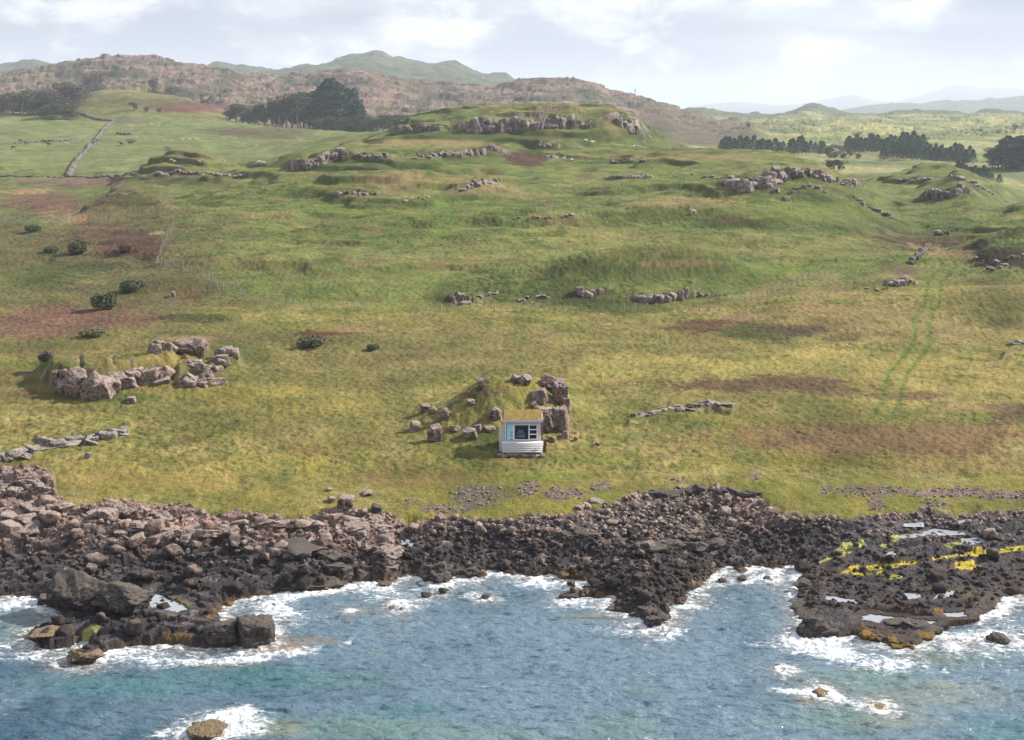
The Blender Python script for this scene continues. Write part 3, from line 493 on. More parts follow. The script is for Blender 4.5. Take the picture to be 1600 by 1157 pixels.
def tmath(t, op, a, b=None, clamp=False):
    m = nd(t, 'ShaderNodeMath', operation=op); m.use_clamp = clamp
    for s, v in ((0, a), (1, b)):
        if v is None: continue
        if hasattr(v, 'default_value'): t.links.new(v, m.inputs[s])
        else: m.inputs[s].default_value = v
    return m.outputs[0]
def tbump(t, b, h_, strength, dist):
    n = nd(t, 'ShaderNodeBump', Strength=strength, Distance=dist); t.links.new(h_, n.inputs['Height']); t.links.new(n.outputs[0], b.inputs['Normal'])

land_m, t, b = new_mat('land_cover', .92, .15)
at = nd(t, 'ShaderNodeAttribute', attribute_name='cover'); ar = nd(t, 'ShaderNodeAttribute', attribute_name='rock')
f1 = tnoise(t, 3.2, 4, .7); f2 = tnoise(t, .35, 5, .65); f3 = tnoise(t, 9.0, 3, .7)
f4 = tnoise(t, .11, 7, .75); v4 = tramp(t, f4.outputs[0], [(.36, (.74, .76, .76)), (.5, (1.06, 1.05, 1.06)), (.64, (1.38, 1.33, 1.34))])
v1 = tramp(t, f1.outputs[0], [(.3, (.74, .76, .77)), (.5, (1.08, 1.08, 1.14)), (.7, (1.36, 1.33, 1.34))])
v2 = tramp(t, f2.outputs[0], [(.3, (.8, .84, .8)), (.5, (1, 1, 1)), (.7, (1.18, 1.12, 1.08))])
c = tmix(t, 1.0, at.outputs['Color'], v1.outputs[0], 'MULTIPLY'); c = tmix(t, 1.0, c, v2.outputs[0], 'MULTIPLY'); c = tmix(t, 1.0, c, v4.outputs[0], 'MULTIPLY')
rsp = tramp(t, f3.outputs[0], [(.45, (1, 1, 1)), (.62, (1.5, 1.45, 1.4)), (.75, (1.9, 1.8, 1.7))])
c = tmix(t, ar.outputs['Fac'], c, tmix(t, 1.0, c, rsp.outputs[0], 'MULTIPLY'))
t.links.new(c, b.inputs['Base Color'])
hgt = tmath(t, 'ADD', tmath(t, 'MULTIPLY', f1.outputs[0], .7), tmath(t, 'MULTIPLY', f3.outputs[0], .3))
tbump(t, b, hgt, .9, .45)
rr_ = tmath(t, 'SUBTRACT', .93, tmath(t, 'MULTIPLY', ar.outputs['Fac'], .28)); t.links.new(rr_, b.inputs['Roughness'])

def tag(o, label=None, cat=None, group=None, kind=None):
    if label: o['label'] = label
    if cat: o['category'] = cat
    if group: o['group'] = group
    if kind: o['kind'] = kind
    return o
def mesh_obj(name, V, Fc, mat=None, parent=None, smooth=False, loc=None):
    me = bpy.data.meshes.new(name); V = np.asarray(V, np.float32); Fc = np.asarray(Fc, np.int32); n = Fc.shape[1]
    me.vertices.add(len(V)); me.vertices.foreach_set('co', V.ravel())
    me.loops.add(Fc.size); me.loops.foreach_set('vertex_index', Fc.ravel())
    me.polygons.add(len(Fc)); me.polygons.foreach_set('loop_start', np.arange(0, Fc.size, n, dtype=np.int32)); me.polygons.foreach_set('loop_total', np.full(len(Fc), n, np.int32))
    if smooth: me.polygons.foreach_set('use_smooth', np.ones(len(Fc), bool))
    me.update(calc_edges=True)
    if mat: me.materials.append(mat)
    o = bpy.data.objects.new(name, me); sc.collection.objects.link(o)
    if parent: o.parent = parent
    if loc is not None: o.location = loc
    return o
def grid_faces(nr, nc):
    a = (np.arange(nr-1)[:, None]*nc+np.arange(nc-1)[None, :]).ravel()
    return np.stack([a, a+1, a+nc+1, a+nc], 1)
def terrain(name, i0, i1):
    V = np.stack([X2[i0:i1], D2[i0:i1], Z[i0:i1]], -1).reshape(-1, 3)
    o = mesh_obj(name, V, grid_faces(i1-i0, NC), land_m, smooth=True)
    ca = o.data.attributes.new('cover', 'FLOAT_COLOR', 'POINT'); cc = np.ones((len(V), 4), np.float32); cc[:, :3] = C[i0:i1].reshape(-1, 3); ca.data.foreach_set('color', cc.ravel())
    ra_ = o.data.attributes.new('rock', 'FLOAT', 'POINT'); ra_.data.foreach_set('value', RM[i0:i1].astype(np.float32).ravel())
    return tag(o, kind='structure')
iA, iB, iC = np.searchsorted(Ds, 123.9), np.searchsorted(Ds, 640), np.searchsorted(Ds, 2600)
terrain('rocky_foreshore', 0, iA+1); terrain('ground', iA, iB+1); terrain('hills', iB, iC+1); terrain('mountains', iC, NR)

# ------------------------------------------------------------------ sea
wpx = np.concatenate([np.linspace(-900, -80, 40, endpoint=False), np.linspace(-80, 1680, 1000, endpoint=False), np.linspace(1680, 2500, 40)])
wu = (wpx-W/2)/F; wd = np.concatenate([np.array([12, 30, 50, 65]), seg(74, 121, .11)])
WU, WD = np.meshgrid(wu, wd); WX = WU*WD
amp = sstep(70, 76, WD)
wa = .8*WX+.25*WD; ch1 = fbm(wa*.75, WD*1.1, 1.5, 4, 401, .62); ch2 = noise(wa/.7, WD/.5, 402); wz = amp*(.13*ch1+.05*ch2+.16*fbm(wa*.6, WD, 4.2, 2, 403)+.30*noise(WX*.06+3, WD*.17+.3*noise(WX*.1, WD*.1, 405), 404))
wsd = poly_sd(coast, WX, WD)
for (px, py, rx, ry) in islets_px:
    cx, cy = pix_plane(px, py, 0); q = np.hypot((WX-cx)/(rx*.052), (WD-cy)/(ry*.15)); wsd = np.maximum(wsd, (1-q)*min(rx*.052, ry*.15)*1.2)
WPX, WPY = project(WX, WD, 0*WX)
foam = .85*np.exp(-np.maximum(0, -wsd)/.45)+.30*np.exp(-np.maximum(0, -wsd)/1.8)
def ell(cx, cy, rx, ry, ang=0.):
    a = math.radians(ang); dx = WPX-cx; dy = WPY-cy
    return np.maximum(0, 1-np.hypot((dx*math.cos(a)+dy*math.sin(a))/rx, (-dx*math.sin(a)+dy*math.cos(a))/ry))
for p, st in [((20,950,70,16,-10),1.3),((30,1018,90,22,5),1.1),((130,1012,60,10,5),.8),((215,1028,110,18,3),1.1),((330,1030,120,14,-3),1.0),((450,1020,70,10,-8),1.5),((380,1032,90,9,-3),1.3),((545,1003,22,5,-20),1.2),((480,925,80,14,-12),1.6),((560,912,60,16,0),1.3),
              ((430,950,70,26,0),1.1),((400,975,40,10,0),.9),((460,965,60,20,0),.7),((620,940,90,12,5),.9),((600,925,80,12,0),1.0),((700,915,60,9,-5),1.1),((760,930,60,7,0),.7),((840,912,70,9,0),1.3),((910,945,50,12,5),1.0),((880,950,40,14,0),.6),((960,985,60,9,5),.9),((1000,975,50,12,0),1.0),((1030,1000,50,7,-10),.9),((1050,990,40,8,-12),.9),((1090,950,30,6,0),.8),((1180,905,60,12,0),.9),((880,1015,60,5,-5),.55),((1170,1003,50,6,0),.55),
              ((1280,1010,80,22,8),1.6),((1330,1030,110,20,12),1.4),((1420,1038,110,14,6),1.1),((1220,1000,50,10,0),.6),((1560,1020,120,14,0),.6),((1560,985,90,20,-10),.9),((1500,995,50,12,0),.8),((1225,1078,50,8,8),1.0),((1260,1085,60,10,5),.9),((1300,1092,60,10,5),1.2),((1340,1105,60,9,12),1.2),((1395,1048,40,10,0),.4),
              ((365,1120,50,18,-10),1.5),((385,1135,70,26,-5),1.6),((330,1125,90,18,-12),1.0),((250,1145,60,12,-5),.7),((1400,960,60,9,8),1.2),((1560,960,60,12,-10),.9),((430,905,40,6,0),.3)]:
    foam += st*ell(*p)
foam += .55*sstep(.62, .8, fbm(WX*.8, WD*1.3, 5, 3, 413)+.5*ch1)
foam = foam*(.8+.5*fbm(WX, WD, 2.2, 4, 410, .6))+.18*fbm(WX, WD, 1.2, 4, 411, .6)
wz += amp*.16*np.clip(foam-.4, 0, 1)*(.5+fbm(WX, WD, .5, 3, 412, .6))
deep = alb(80, 116, 138, .5); teal = alb(98, 150, 156, .5); blue = alb(136, 164, 182, .5)
wn = fbm(WX, WD, 7, 4, 420, .55); wn2 = fbm(WX, WD, 1.6, 3, 421, .6)
WC = np.tile(blue, WX.shape+(1,)).astype(float)
def wput(w, c_):
    global WC
    w = np.clip(w, 0, 1)[..., None]; WC = WC*(1-w)+np.asarray(c_)*w
wput((.45+.4*sstep(-.3, .4, wn))*(1-sstep(300, 900, WPX))*sstep(980, 1060, WPY)+sstep(.0, .5, wn)*.35, deep)
def wpatch(cx, cy, rx, ry, c_, st, ang=0):
    wput(sstep(.0, .8, ell(cx, cy, rx, ry, ang)*1.15+.30*wn+.12*wn2-.1)*(ell(cx, cy, rx*1.5, ry*1.5, ang) > 0)*st, c_)
shal = alb(134, 168, 158, .5); sandy = alb(168, 172, 142, .5); brown = alb(178, 148, 114, .5)
for a_ in [(30,985,90,40,shal,.6),(180,1070,260,34,teal,.75),(420,1060,240,30,teal,.7),(560,1060,120,20,shal,.4),(560,1140,260,30,shal,.7),(640,1110,160,22,teal,.6),(760,1150,200,24,shal,.5),(980,1140,120,40,shal,.6),(1010,1080,60,12,shal,.4),(1350,1062,160,30,shal,.7),(1450,1090,200,40,sandy,.45),(1330,1120,180,36,shal,.6),(1400,1130,130,24,sandy,.4),(1560,1140,120,26,teal,.6),(1500,1030,160,20,shal,.5),
           (430,1012,90,13,brown,.75),(500,1000,60,9,brown,.6),(350,1040,120,8,sandy,.4),(60,1020,70,8,brown,.4),(590,1018,26,6,sandy,.35),(440,1140,70,20,sandy,.6),(1262,1098,30,9,brown,.8),(1375,1108,40,12,brown,.85),(1480,1075,60,10,sandy,.5),(1340,1045,50,8,sandy,.5),(1450,1032,70,7,brown,.3),(920,965,60,10,sandy,.5),(560,957,40,7,sandy,.5),(240,1075,120,12,teal,.5),(1230,1130,120,12,shal,.4)]:
    wpatch(*a_)
wput(np.exp(-np.maximum(0, -wsd)/.8)*.5, brown)
sea_m, t, b = new_mat('sea_water', .12, .5)
aw = nd(t, 'ShaderNodeAttribute', attribute_name='tint'); af = nd(t, 'ShaderNodeAttribute', attribute_name='foam')
tcn = nd(t, 'ShaderNodeTexCoord'); mp = nd(t, 'ShaderNodeMapping'); mp.inputs['Scale'].default_value = (.62, 1.1, 1); mp.inputs['Rotation'].default_value = (0, 0, .12); t.links.new(tcn.outputs['Object'], mp.inputs[0])
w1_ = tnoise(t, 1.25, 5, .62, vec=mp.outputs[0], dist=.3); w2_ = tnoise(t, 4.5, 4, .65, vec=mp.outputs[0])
lace = tnoise(t, 1.9, 8, .72, vec=mp.outputs[0], dist=1.2)
fa = tmath(t, 'ADD', tmath(t, 'MULTIPLY', tmath(t, 'MULTIPLY', tmath(t, 'SUBTRACT', lace.outputs[0], .5), 4.2), tmath(t, 'MULTIPLY', af.outputs['Fac'], 3.5, True)), tmath(t, 'MULTIPLY', af.outputs['Fac'], .8))
fm = tramp(t, fa, [(.32, (0, 0, 0)), (.75, (.38, .38, .38)), (1.35, (1, 1, 1))])
wave_shade = tramp(t, w1_.outputs[0], [(.32, (.26, .36, .42)), (.43, (.9, .93, .94)), (.7, (1.15, 1.12, 1.12))])  # dark flecks: shading of wave facets facing the camera, painted into the colour
wc = tmix(t, 1.0, aw.outputs['Color'], wave_shade.outputs[0], 'MULTIPLY')
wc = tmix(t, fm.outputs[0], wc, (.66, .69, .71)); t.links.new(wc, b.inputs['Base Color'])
t.links.new(tmath(t, 'ADD', tmath(t, 'MULTIPLY', fm.outputs[0], .6), .08), b.inputs['Roughness']); b.inputs['IOR'].default_value = 1.33
hh_ = tmath(t, 'ADD', tmath(t, 'MULTIPLY', w1_.outputs[0], .75), tmath(t, 'MULTIPLY', w2_.outputs[0], .25)); tbump(t, b, hh_, 1.0, .5)
so = mesh_obj('sea_water', np.stack([WX, WD, wz], -1).reshape(-1, 3), grid_faces(len(wd), len(wu)), sea_m, smooth=True); tag(so, kind='structure')
ca = so.data.attributes.new('tint', 'FLOAT_COLOR', 'POINT'); cc = np.ones((WX.size, 4), np.float32); cc[:, :3] = WC.reshape(-1, 3); ca.data.foreach_set('color', cc.ravel())
fa_ = so.data.attributes.new('foam', 'FLOAT', 'POINT'); fa_.data.foreach_set('value', foam.astype(np.float32).ravel())
pool_m, t, b = new_mat('pool_water', .04, .5); b.inputs['Base Color'].default_value = (.30, .32, .35, 1); b.inputs['IOR'].default_value = 1.33  # pale base colour paints the reflected bright sky into the pools
pn = tnoise(t, 2.0, 3, .5); tbump(t, b, pn.outputs[0], .08, .03)
for nm, Pw, z0 in pool_objs:
    c0 = np.mean(np.array(Pw), 0); P2 = [(c0[0]+(p[0]-c0[0])*1.12, c0[1]+(p[1]-c0[1])*1.12) for p in Pw]
    V = [(p[0], p[1], z0) for p in P2]+[(c0[0], c0[1], z0)]; n_ = len(P2)
    o = mesh_obj('tide_pool_water', V, [(i, (i+1) % n_, n_) for i in range(n_)], pool_m); tag(o, kind='structure')
# ------------------------------------------------------------------ rocks
import bmesh
def ico(sub):
    bm = bmesh.new(); bmesh.ops.create_icosphere(bm, subdivisions=sub, radius=1.0)
    V = np.array([v.co[:] for v in bm.verts]); Fc = np.array([[v.index for v in f.verts] for f in bm.faces]); bm.free()
    V /= np.linalg.norm(V, axis=1)[:, None]; return V, Fc
ICO = {k_: ico(k_) for k_ in (1, 2, 3, 4, 5)}
def rock_shape(seed, sub=3, planes=13, rough_=.05, boxy=0.):
    r_ = np.random.default_rng(seed); V, Fc = ICO[sub]; n_ = r_.normal(size=(planes, 3)); n_ /= np.linalg.norm(n_, axis=1)[:, None]
    d_ = r_.uniform(.62, .92, planes)
    if boxy:
        R3 = r_.normal(size=(3, 3))*(1-boxy)*.35+np.eye(3); R3 = np.linalg.qr(R3)[0]
        n_ = np.vstack([n_, R3, -R3]); d_ = np.concatenate([d_+boxy*.3, r_.uniform(.62, .78, 6)])
    dots = V@n_.T; rad = np.where(dots > .05, d_/np.maximum(dots, .05), 9).min(1); rad = np.minimum(rad, 1.12)
    P = V*rad[:, None]
    o_ = r_.uniform(0, 50, 2)
    nn = fbm(P[:, 0]+.7*P[:, 2]+o_[0], P[:, 1]-.6*P[:, 2]+o_[1], .55, 4, seed % 97, .6)
    f1_, f2_, a_, _, _, _ = worley((P[:, 0]+.5*P[:, 2]+9)*1.0, (P[:, 2]*.9+P[:, 1]*.45+9), .42, seed % 89)
    P = P*(1+rough_*2.0*nn-.035*(1-sstep(0, .10, f2_-f1_))+.05*a_)[:, None]
    f3_, f4_, a2_, _, _, _ = worley((P[:, 0]+.6*P[:, 2]+5)*1.1, (P[:, 2]*1.2-P[:, 1]*.5+5), .2, seed % 83)
    if sub >= 4: P = P*(1+.05*(a2_-.5)-.03*(1-sstep(0, .12, f4_-f3_))+.035*fbm(P[:, 0]-P[:, 1]*.6+o_[1], P[:, 2]+P[:, 1]*.5, .16, 3, 5, .7))[:, None]
    bd = P[:, 2]*7.3+.6*nn+seed; bd = bd-np.floor(bd); P[:, :2] *= (1-.07*sstep(.55, 1.0, bd)*sstep(1.0, .97, bd))[:, None]
    return P, Fc
def rock_material(name, pale, mid, dark, lichen, z_dark=None, scale=1.0):
    m, t, b = new_mat(name, .88, .2)
    g_ = nd(t, 'ShaderNodeNewGeometry'); pos = g_.outputs['Position']
    a1 = tnoise(t, 1.1*scale, 7, .68, vec=pos, dist=.4); a2 = tnoise(t, 5*scale, 5, .7, vec=pos); a3 = tnoise(t, 2.3*scale, 8, .75, vec=pos)
    c_ = tramp(t, a1.outputs[0], [(.38, dark), (.47, mid), (.56, pale)]).outputs[0]
    l_ = tramp(t, a3.outputs[0], [(.52, (0, 0, 0)), (.60, (1, 1, 1))]); c_ = tmix(t, l_.outputs[0], c_, lichen)
    d_ = tramp(t, a2.outputs[0], [(.36, (.38, .35, .36)), (.47, (1, 1, 1)), (.8, (1.2, 1.2, 1.2))]); c_ = tmix(t, 1.0, c_, d_.outputs[0], 'MULTIPLY')
    sn_ = nd(t, 'ShaderNodeSeparateXYZ'); t.links.new(g_.outputs['Normal'], sn_.inputs[0]); tp_ = nd(t, 'ShaderNodeMapRange'); tp_.inputs['From Min'].default_value = .35; tp_.inputs['From Max'].default_value = .9; tp_.inputs['To Max'].default_value = 1.0; t.links.new(sn_.outputs[2], tp_.inputs[0])
    c_ = tmix(t, tmath(t, 'MULTIPLY', tp_.outputs[0], tramp(t, a2.outputs[0], [(.4, (.1, .1, .1)), (.58, (.8, .8, .8))]).outputs[0]), c_, lichen)   # upward faces mixed further towards the lichen colour
    if z_dark:
        sx_ = nd(t, 'ShaderNodeSeparateXYZ'); t.links.new(pos, sx_.inputs[0])
        zz_ = tmath(t, 'ADD', sx_.outputs[2], tmath(t, 'MULTIPLY', tmath(t, 'SUBTRACT', a1.outputs[0], .5), 2.4))
        zr = nd(t, 'ShaderNodeMapRange'); zr.inputs['From Min'].default_value = z_dark[0]; zr.inputs['From Max'].default_value = z_dark[1]; t.links.new(zz_, zr.inputs[0])
        dkc = tmix(t, 1.0, tramp(t, a1.outputs[0], [(.3, tuple(alb(58, 52, 54))), (.7, tuple(alb(98, 86, 80)))]).outputs[0], d_.outputs[0], 'MULTIPLY')
        z2 = nd(t, 'ShaderNodeMapRange'); z2.inputs['From Min'].default_value = .1; z2.inputs['From Max'].default_value = .55; t.links.new(zz_, z2.inputs[0])
        dkc = tmix(t, z2.outputs[0], tuple(alb(150, 118, 78)), dkc)
        c_ = tmix(t, zr.outputs[0], dkc, c_)
    t.links.new(c_, b.inputs['Base Color'])
    hb = tmath(t, 'ADD', tmath(t, 'MULTIPLY', a3.outputs[0], .8), tmath(t, 'MULTIPLY', a2.outputs[0], .3)); tbump(t, b, hb, .9, .25/scale)
    return m
T_ = lambda *a, **k: tuple(float(x) for x in alb(*a, **k))
crag_m = rock_material('crag_rock', T_(192, 164, 150), T_(148, 122, 112), T_(84, 68, 66), T_(224, 206, 194), scale=1.3)
black_m = rock_material('wet_black_rock', T_(112, 104, 100), T_(84, 77, 76), T_(50, 46, 48), T_(140, 128, 118), scale=2.2)
weed_m = rock_material('orange_weed_rock', T_(158, 122, 52), T_(100, 84, 66), T_(56, 50, 48), T_(176, 138, 56), scale=1.6)
crag_far_m = rock_material('hill_crag_rock', T_(180, 160, 154), T_(146, 126, 122), T_(84, 72, 72), T_(220, 206, 198), scale=.6)
shore_m = rock_material('shore_rock', T_(196, 168, 156), T_(160, 128, 116), T_(96, 78, 74), T_(218, 200, 184), z_dark=(1.5, 2.6), scale=1.6)
tan_m = rock_material('weedy_tan_rock', T_(160, 136, 104), T_(132, 108, 80), T_(84, 68, 54), T_(180, 158, 126), scale=2.2)
grey_m = rock_material('lichened_grey_rock', T_(184, 172, 162), T_(148, 138, 130), T_(92, 82, 80), T_(212, 202, 190), scale=1.6)
protos3 = [rock_shape(500+i, 3, 11, .05, .7) for i in range(14)]; protos4 = [rock_shape(800+i, 4, 12, .075, .55) for i in range(14)]
bm3 = []
for i_, (P_, F_) in enumerate(protos3):
    bm3.append(P_)
protos2 = [rock_shape(600+i, 2, 9, .04, .3) for i in range(10)]
protos1 = [rock_shape(700+i, 1, 6, .02, 0) for i in range(8)]
def rotm(rx, ry, rz): return np.array(Matrix.Rotation(rz, 3, 'Z')@Matrix.Rotation(ry, 3, 'Y')@Matrix.Rotation(rx, 3, 'X'))
def lump(bits, mat, name, origin):
    Vs = []; Fs = []; o_ = 0
    for (P, Fc), sc_, rot, pos in bits:
        Q = (P*np.array(sc_))@rot.T+np.array(pos)-np.array(origin); Vs.append(Q); Fs.append(Fc+o_); o_ += len(P)
    return mesh_obj(name, np.vstack(Vs), np.vstack(Fs), mat, loc=tuple(origin))
def ppm(p): return F/(p[1]*cT-(p[2]-HC)*sT)          # photograph pixels per metre at a point
def outcrop(label, line, n, hpx, wpx=None, mat=None, tall=1.0, spread=0., sub=3, group=None, seed=0, boxy=.5, sink=.42, hvar=.5):
    """a crag: n broken blocks bedded in the hillside along a line of feet (photograph pixels give the bearing, the land gives the place)"""
    r_ = random.Random(seed+len(label)*31+n); mat = mat or crag_far_m; wpx = wpx or hpx*.8; bits = []
    segs = [math.hypot(b[0]-a[0], b[1]-a[1]) for a, b in zip(line[:-1], line[1:])]; tot = sum(segs)
    for i in range(n):
        s_ = (i+r_.uniform(.1, .9))/n*tot
        for (a, b), l_ in zip(zip(line[:-1], line[1:]), segs):
            if s_ <= l_: break
            s_ -= l_
        q_ = s_/max(l_, 1e-6); px = a[0]+(b[0]-a[0])*q_; py = a[1]+(b[1]-a[1])*q_+r_.uniform(-1, 1)*spread
        g_ = ground_at(px, py); pm = ppm(g_); hh = hpx*r_.uniform(.35, 1.05)*(1 if mat in (shore_m, black_m, weed_m) or sub == 2 else .85)/pm; ww_ = wpx*r_.uniform(.45, 1.45)/pm
        k_ = .72 if mat in (shore_m, black_m, weed_m) or (mat is crag_m and py > 740) else 1.0; fl_ = .62 if k_ < 1 else 1.0
        bits.append((r_.choice((protos4 if g_.y < 200 else protos3) if sub == 3 else protos2), (ww_*.8*k_*r_.uniform(.7, 1.3), ww_*.7*k_, hh*.78*tall*fl_), rotm(r_.uniform(-.25, .25), r_.uniform(-.25, .25), r_.uniform(0, 6.28)), (g_.x, g_.y+ww_*.35, g_.z+hh*(.5-sink))))
    loose = any(w_ in label for w_ in ('stones', 'loose', 'white boulders', 'rocks across'))
    root = None
    if not loose:
        o_ = np.mean([b_[3] for b_ in bits], 0); root = bpy.data.objects.new('rock_outcrop', None); sc.collection.objects.link(root); root.location = o_; tag(root, label, 'rock outcrop', group)
    for (pr, sc_, rot, pos) in bits:
        me = rock_mesh(pr, mat); c_ = bpy.data.objects.new('boulder' if loose else 'rock', me); sc.collection.objects.link(c_); c_.rotation_euler = Matrix(rot.tolist()).to_euler(); c_.scale = sc_
        if loose: c_.location = pos; tag(c_, one_of(label), 'rock', group or label)
        else: c_.parent = root; c_.location = Vector(pos)-root.location
    return root
rock_lib = {}
def rock_mesh(pr, mat):
    k_ = (id(pr[0]), mat.name)
    if k_ not in rock_lib:
        t_ = mesh_obj('rock', pr[0], pr[1], mat); rock_lib[k_] = t_.data; bpy.data.objects.remove(t_)
    return rock_lib[k_]
def one_of(label): return ('one of the '+label)
def boulder(label, px, py, wpx, hpx, mat=None, group=None, sub=4, seed=1, name='boulder', boxy=.5, dd=1.0, tilt=.15, lift_=0.):
    g_ = ground_at(px, py); pm = ppm(g_); w_, h_ = wpx/pm, hpx/pm
    P, Fc = rock_shape(seed*13+7, sub, 12, .06, boxy); r_ = random.Random(seed)
    P = P/np.abs(P).max(0)*np.array([w_/2, w_/2*dd, h_*.62]); P = P@rotm(r_.uniform(-tilt, tilt), r_.uniform(-tilt, tilt), 0).T
    ob = mesh_obj(name, P, Fc, mat or crag_m, loc=(g_.x, g_.y+w_*.3*dd, g_.z+h_*.36+lift_)); tag(ob, label, 'rock', group); return ob

OG = 'rocky crags on the green hill'
outcrop('small crags at the left end of the long cliff under the hilltop', [(625,204),(655,205),(690,204)], 9, 13, 7, tall=1.2, seed=1)
outcrop('long grey cliff of columns just under the flat hilltop', [(732,206),(780,207),(830,202),(880,200)], 34, 24, 10, tall=1.35, seed=2, spread=2)
outcrop('steep crag at the right shoulder of the flat hilltop', [(962,200),(975,198),(990,206)], 8, 20, 10, tall=1.2, seed=3, spread=3)
outcrop('low crags between the hilltop cliff and its right shoulder', [(890,198),(925,200)], 6, 9, 6, seed=4)
outcrop('dark broken crag at the left edge of the green hill', [(467,263),(490,261),(515,252),(545,248)], 18, 16, 8, tall=1.2, seed=5, spread=2)
outcrop('two short crags right of the dark crag on the left edge of the hill', [(555,249),(575,247),(605,247)], 8, 10, 7, seed=6)
outcrop('long broken line of crags across the ledge below the hilltop cliff', [(645,247),(680,246),(720,245),(760,240),(778,236)], 26, 12, 8, seed=7, spread=3)
outcrop('pair of small crags in the left middle of the hill', [(517,307),(525,306),(545,303),(560,306),(592,305)], 9, 10, 7, seed=8, spread=2)
outcrop('scattered stones right of the small left middle crags', [(625,318),(650,315),(678,308)], 5, 6, 5, seed=9, spread=3, sub=2)
outcrop('grey crag on a small rise in the centre of the hill', [(722,300),(740,291),(765,289),(780,283)], 14, 12, 8, seed=10, spread=2)
outcrop('scattered pale stones across the lower middle of the hill', [(796,345),(812,344),(850,343),(875,341),(900,338)], 10, 8, 7, seed=11, spread=2)
outcrop('dark crag below the sheep right of the bracken patch', [(842,230),(862,231)], 4, 9, 7, seed=12); 
outcrop('low crag among the sheep beneath the hilltop', [(850,247),(872,247)], 4, 7, 7, seed=13)
outcrop('row of squat crags in the right middle of the hill', [(960,280),(985,280),(1016,278)], 10, 9, 9, seed=14)
outcrop('faint row of stones above the squat crags', [(955,254),(985,253),(1012,253)], 7, 6, 6, seed=15, sub=2)
outcrop('loose stones between the squat crags and the big right crag', [(1050,275),(1080,274),(1130,280)], 6, 6, 6, seed=16, sub=2, spread=2)
outcrop('big pale crag on the right spur of the hill', [(1140,292),(1165,296),(1200,290),(1230,280),(1252,276)], 26, 21, 13, tall=1.15, seed=17, spread=3)
outcrop('crag band running down right of the big pale crag', [(1255,275),(1285,280),(1310,288),(1336,286)], 18, 14, 9, seed=18, spread=3)
outcrop('loose blocks on the slope below the big pale crag', [(1212,302),(1225,312),(1245,300),(1270,296),(1292,300)], 8, 9, 8, seed=19, spread=5)
outcrop('blocks strung down the right end of the spur', [(1340,315),(1352,322),(1372,334),(1398,346)], 10, 9, 8, seed=20, spread=3)
outcrop('pale crag facing us on the far right knoll', [(1450,310),(1470,309),(1490,309),(1504,302)], 12, 19, 10, tall=1.2, seed=21)
outcrop('stones along the skyline of the far right knoll', [(1484,276),(1510,282),(1535,294),(1553,306)], 12, 10, 8, seed=22, spread=2)
outcrop('small stones above the pale crag on the far right knoll', [(1405,282),(1430,285),(1455,280)], 6, 6, 7, seed=23, sub=2)
outcrop('cluster of rocks at the left end of the lower ledge above the fence', [(706,472),(716,474),(733,476)], 6, 17, 9, seed=24, spread=2)
outcrop('short line of stones right of the left ledge rocks above the fence', [(748,466),(765,464),(780,458)], 5, 9, 8, seed=25)
outcrop('thin line of stones in the middle of the lower ledge', [(806,474),(813,473),(830,466),(860,467)], 7, 8, 7, seed=26)
outcrop('dark crag with two blocks in the middle of the lower ledge', [(903,465),(920,466),(940,458)], 7, 15, 10, seed=27)
outcrop('largest crag on the lower ledge above the fence', [(1002,472),(1020,474),(1042,474),(1058,470),(1074,468)], 14, 20, 12, tall=1.2, seed=28)
outcrop('small stones at the right end of the lower ledge', [(1085,466),(1110,464),(1140,462)], 6, 7, 6, seed=29, sub=2)
outcrop('grey rock on the heathery knoll beside the track', [(1396,447),(1405,448),(1416,446)], 4, 17, 14, seed=30)
outcrop('pale stones at the foot of the heathery knoll beside the track', [(1352,452),(1370,454),(1385,452),(1425,444)], 7, 6, 6, seed=31, sub=2)
outcrop('white boulders on the dark heather slope below the right spur', [(1463,368),(1475,366),(1486,368)], 4, 9, 7, seed=32)
outcrop('pale rocks across the dark knoll at the right edge', [(1520,410),(1548,420),(1575,412),(1600,398)], 12, 9, 8, seed=33, spread=5)
outcrop('rocks low on the dark heather mound right of the track', [(1572,540),(1590,539),(1605,536)], 5, 8, 10, seed=34)
outcrop('grey crags on the isolated dark mound in the left fields', [(238,276),(255,276),(280,272),(320,274)], 12, 7, 8, seed=35, sub=2)
outcrop('dark rocks at the right end of the isolated mound', [(330,274),(350,276),(380,277)], 9, 5, 6, seed=36, sub=2)
# the rocky knoll left of the middle ground
outcrop('dark upright rocks at the left end of the big left crag', [(88,606),(100,610),(112,612),(122,618)], 9, 44, 20, mat=crag_m, tall=1.2, seed=40, spread=3, sink=.36)
outcrop('tall pale rock face at the left front of the big left crag', [(136,612),(146,622),(158,620),(170,612)], 9, 44, 22, mat=crag_m, tall=1.1, seed=41, spread=4, sink=.36)
outcrop('broad pale rock wall in the centre of the big left crag', [(182,606),(205,602),(232,598),(262,594)], 14, 32, 24, mat=crag_m, seed=42, spread=3, sink=.36)
outcrop('low pale rocks at the right front of the big left crag', [(284,606),(302,602),(318,606),(336,600)], 9, 22, 18, mat=crag_m, seed=43, spread=3)
outcrop('upper rock band at the back of the big left crag', [(240,552),(262,548),(290,548),(315,552)], 12, 22, 20, mat=crag_m, seed=44, spread=4)
outcrop('rounded rocks at the upper right of the big left crag', [(330,580),(342,578),(345,556),(358,556),(366,552)], 9, 20, 17, mat=crag_m, seed=45, spread=3)
outcrop('rocks on the turf between the two bands of the big left crag', [(292,566),(305,575),(320,578)], 5, 14, 16, mat=crag_m, seed=46, spread=4)
boulder('pale stone lying in the grass in front of the big left crag', 203, 630, 18, 9, seed=47); boulder('small white stone above the big left crag', 270, 466, 8, 9, seed=48, sub=3)
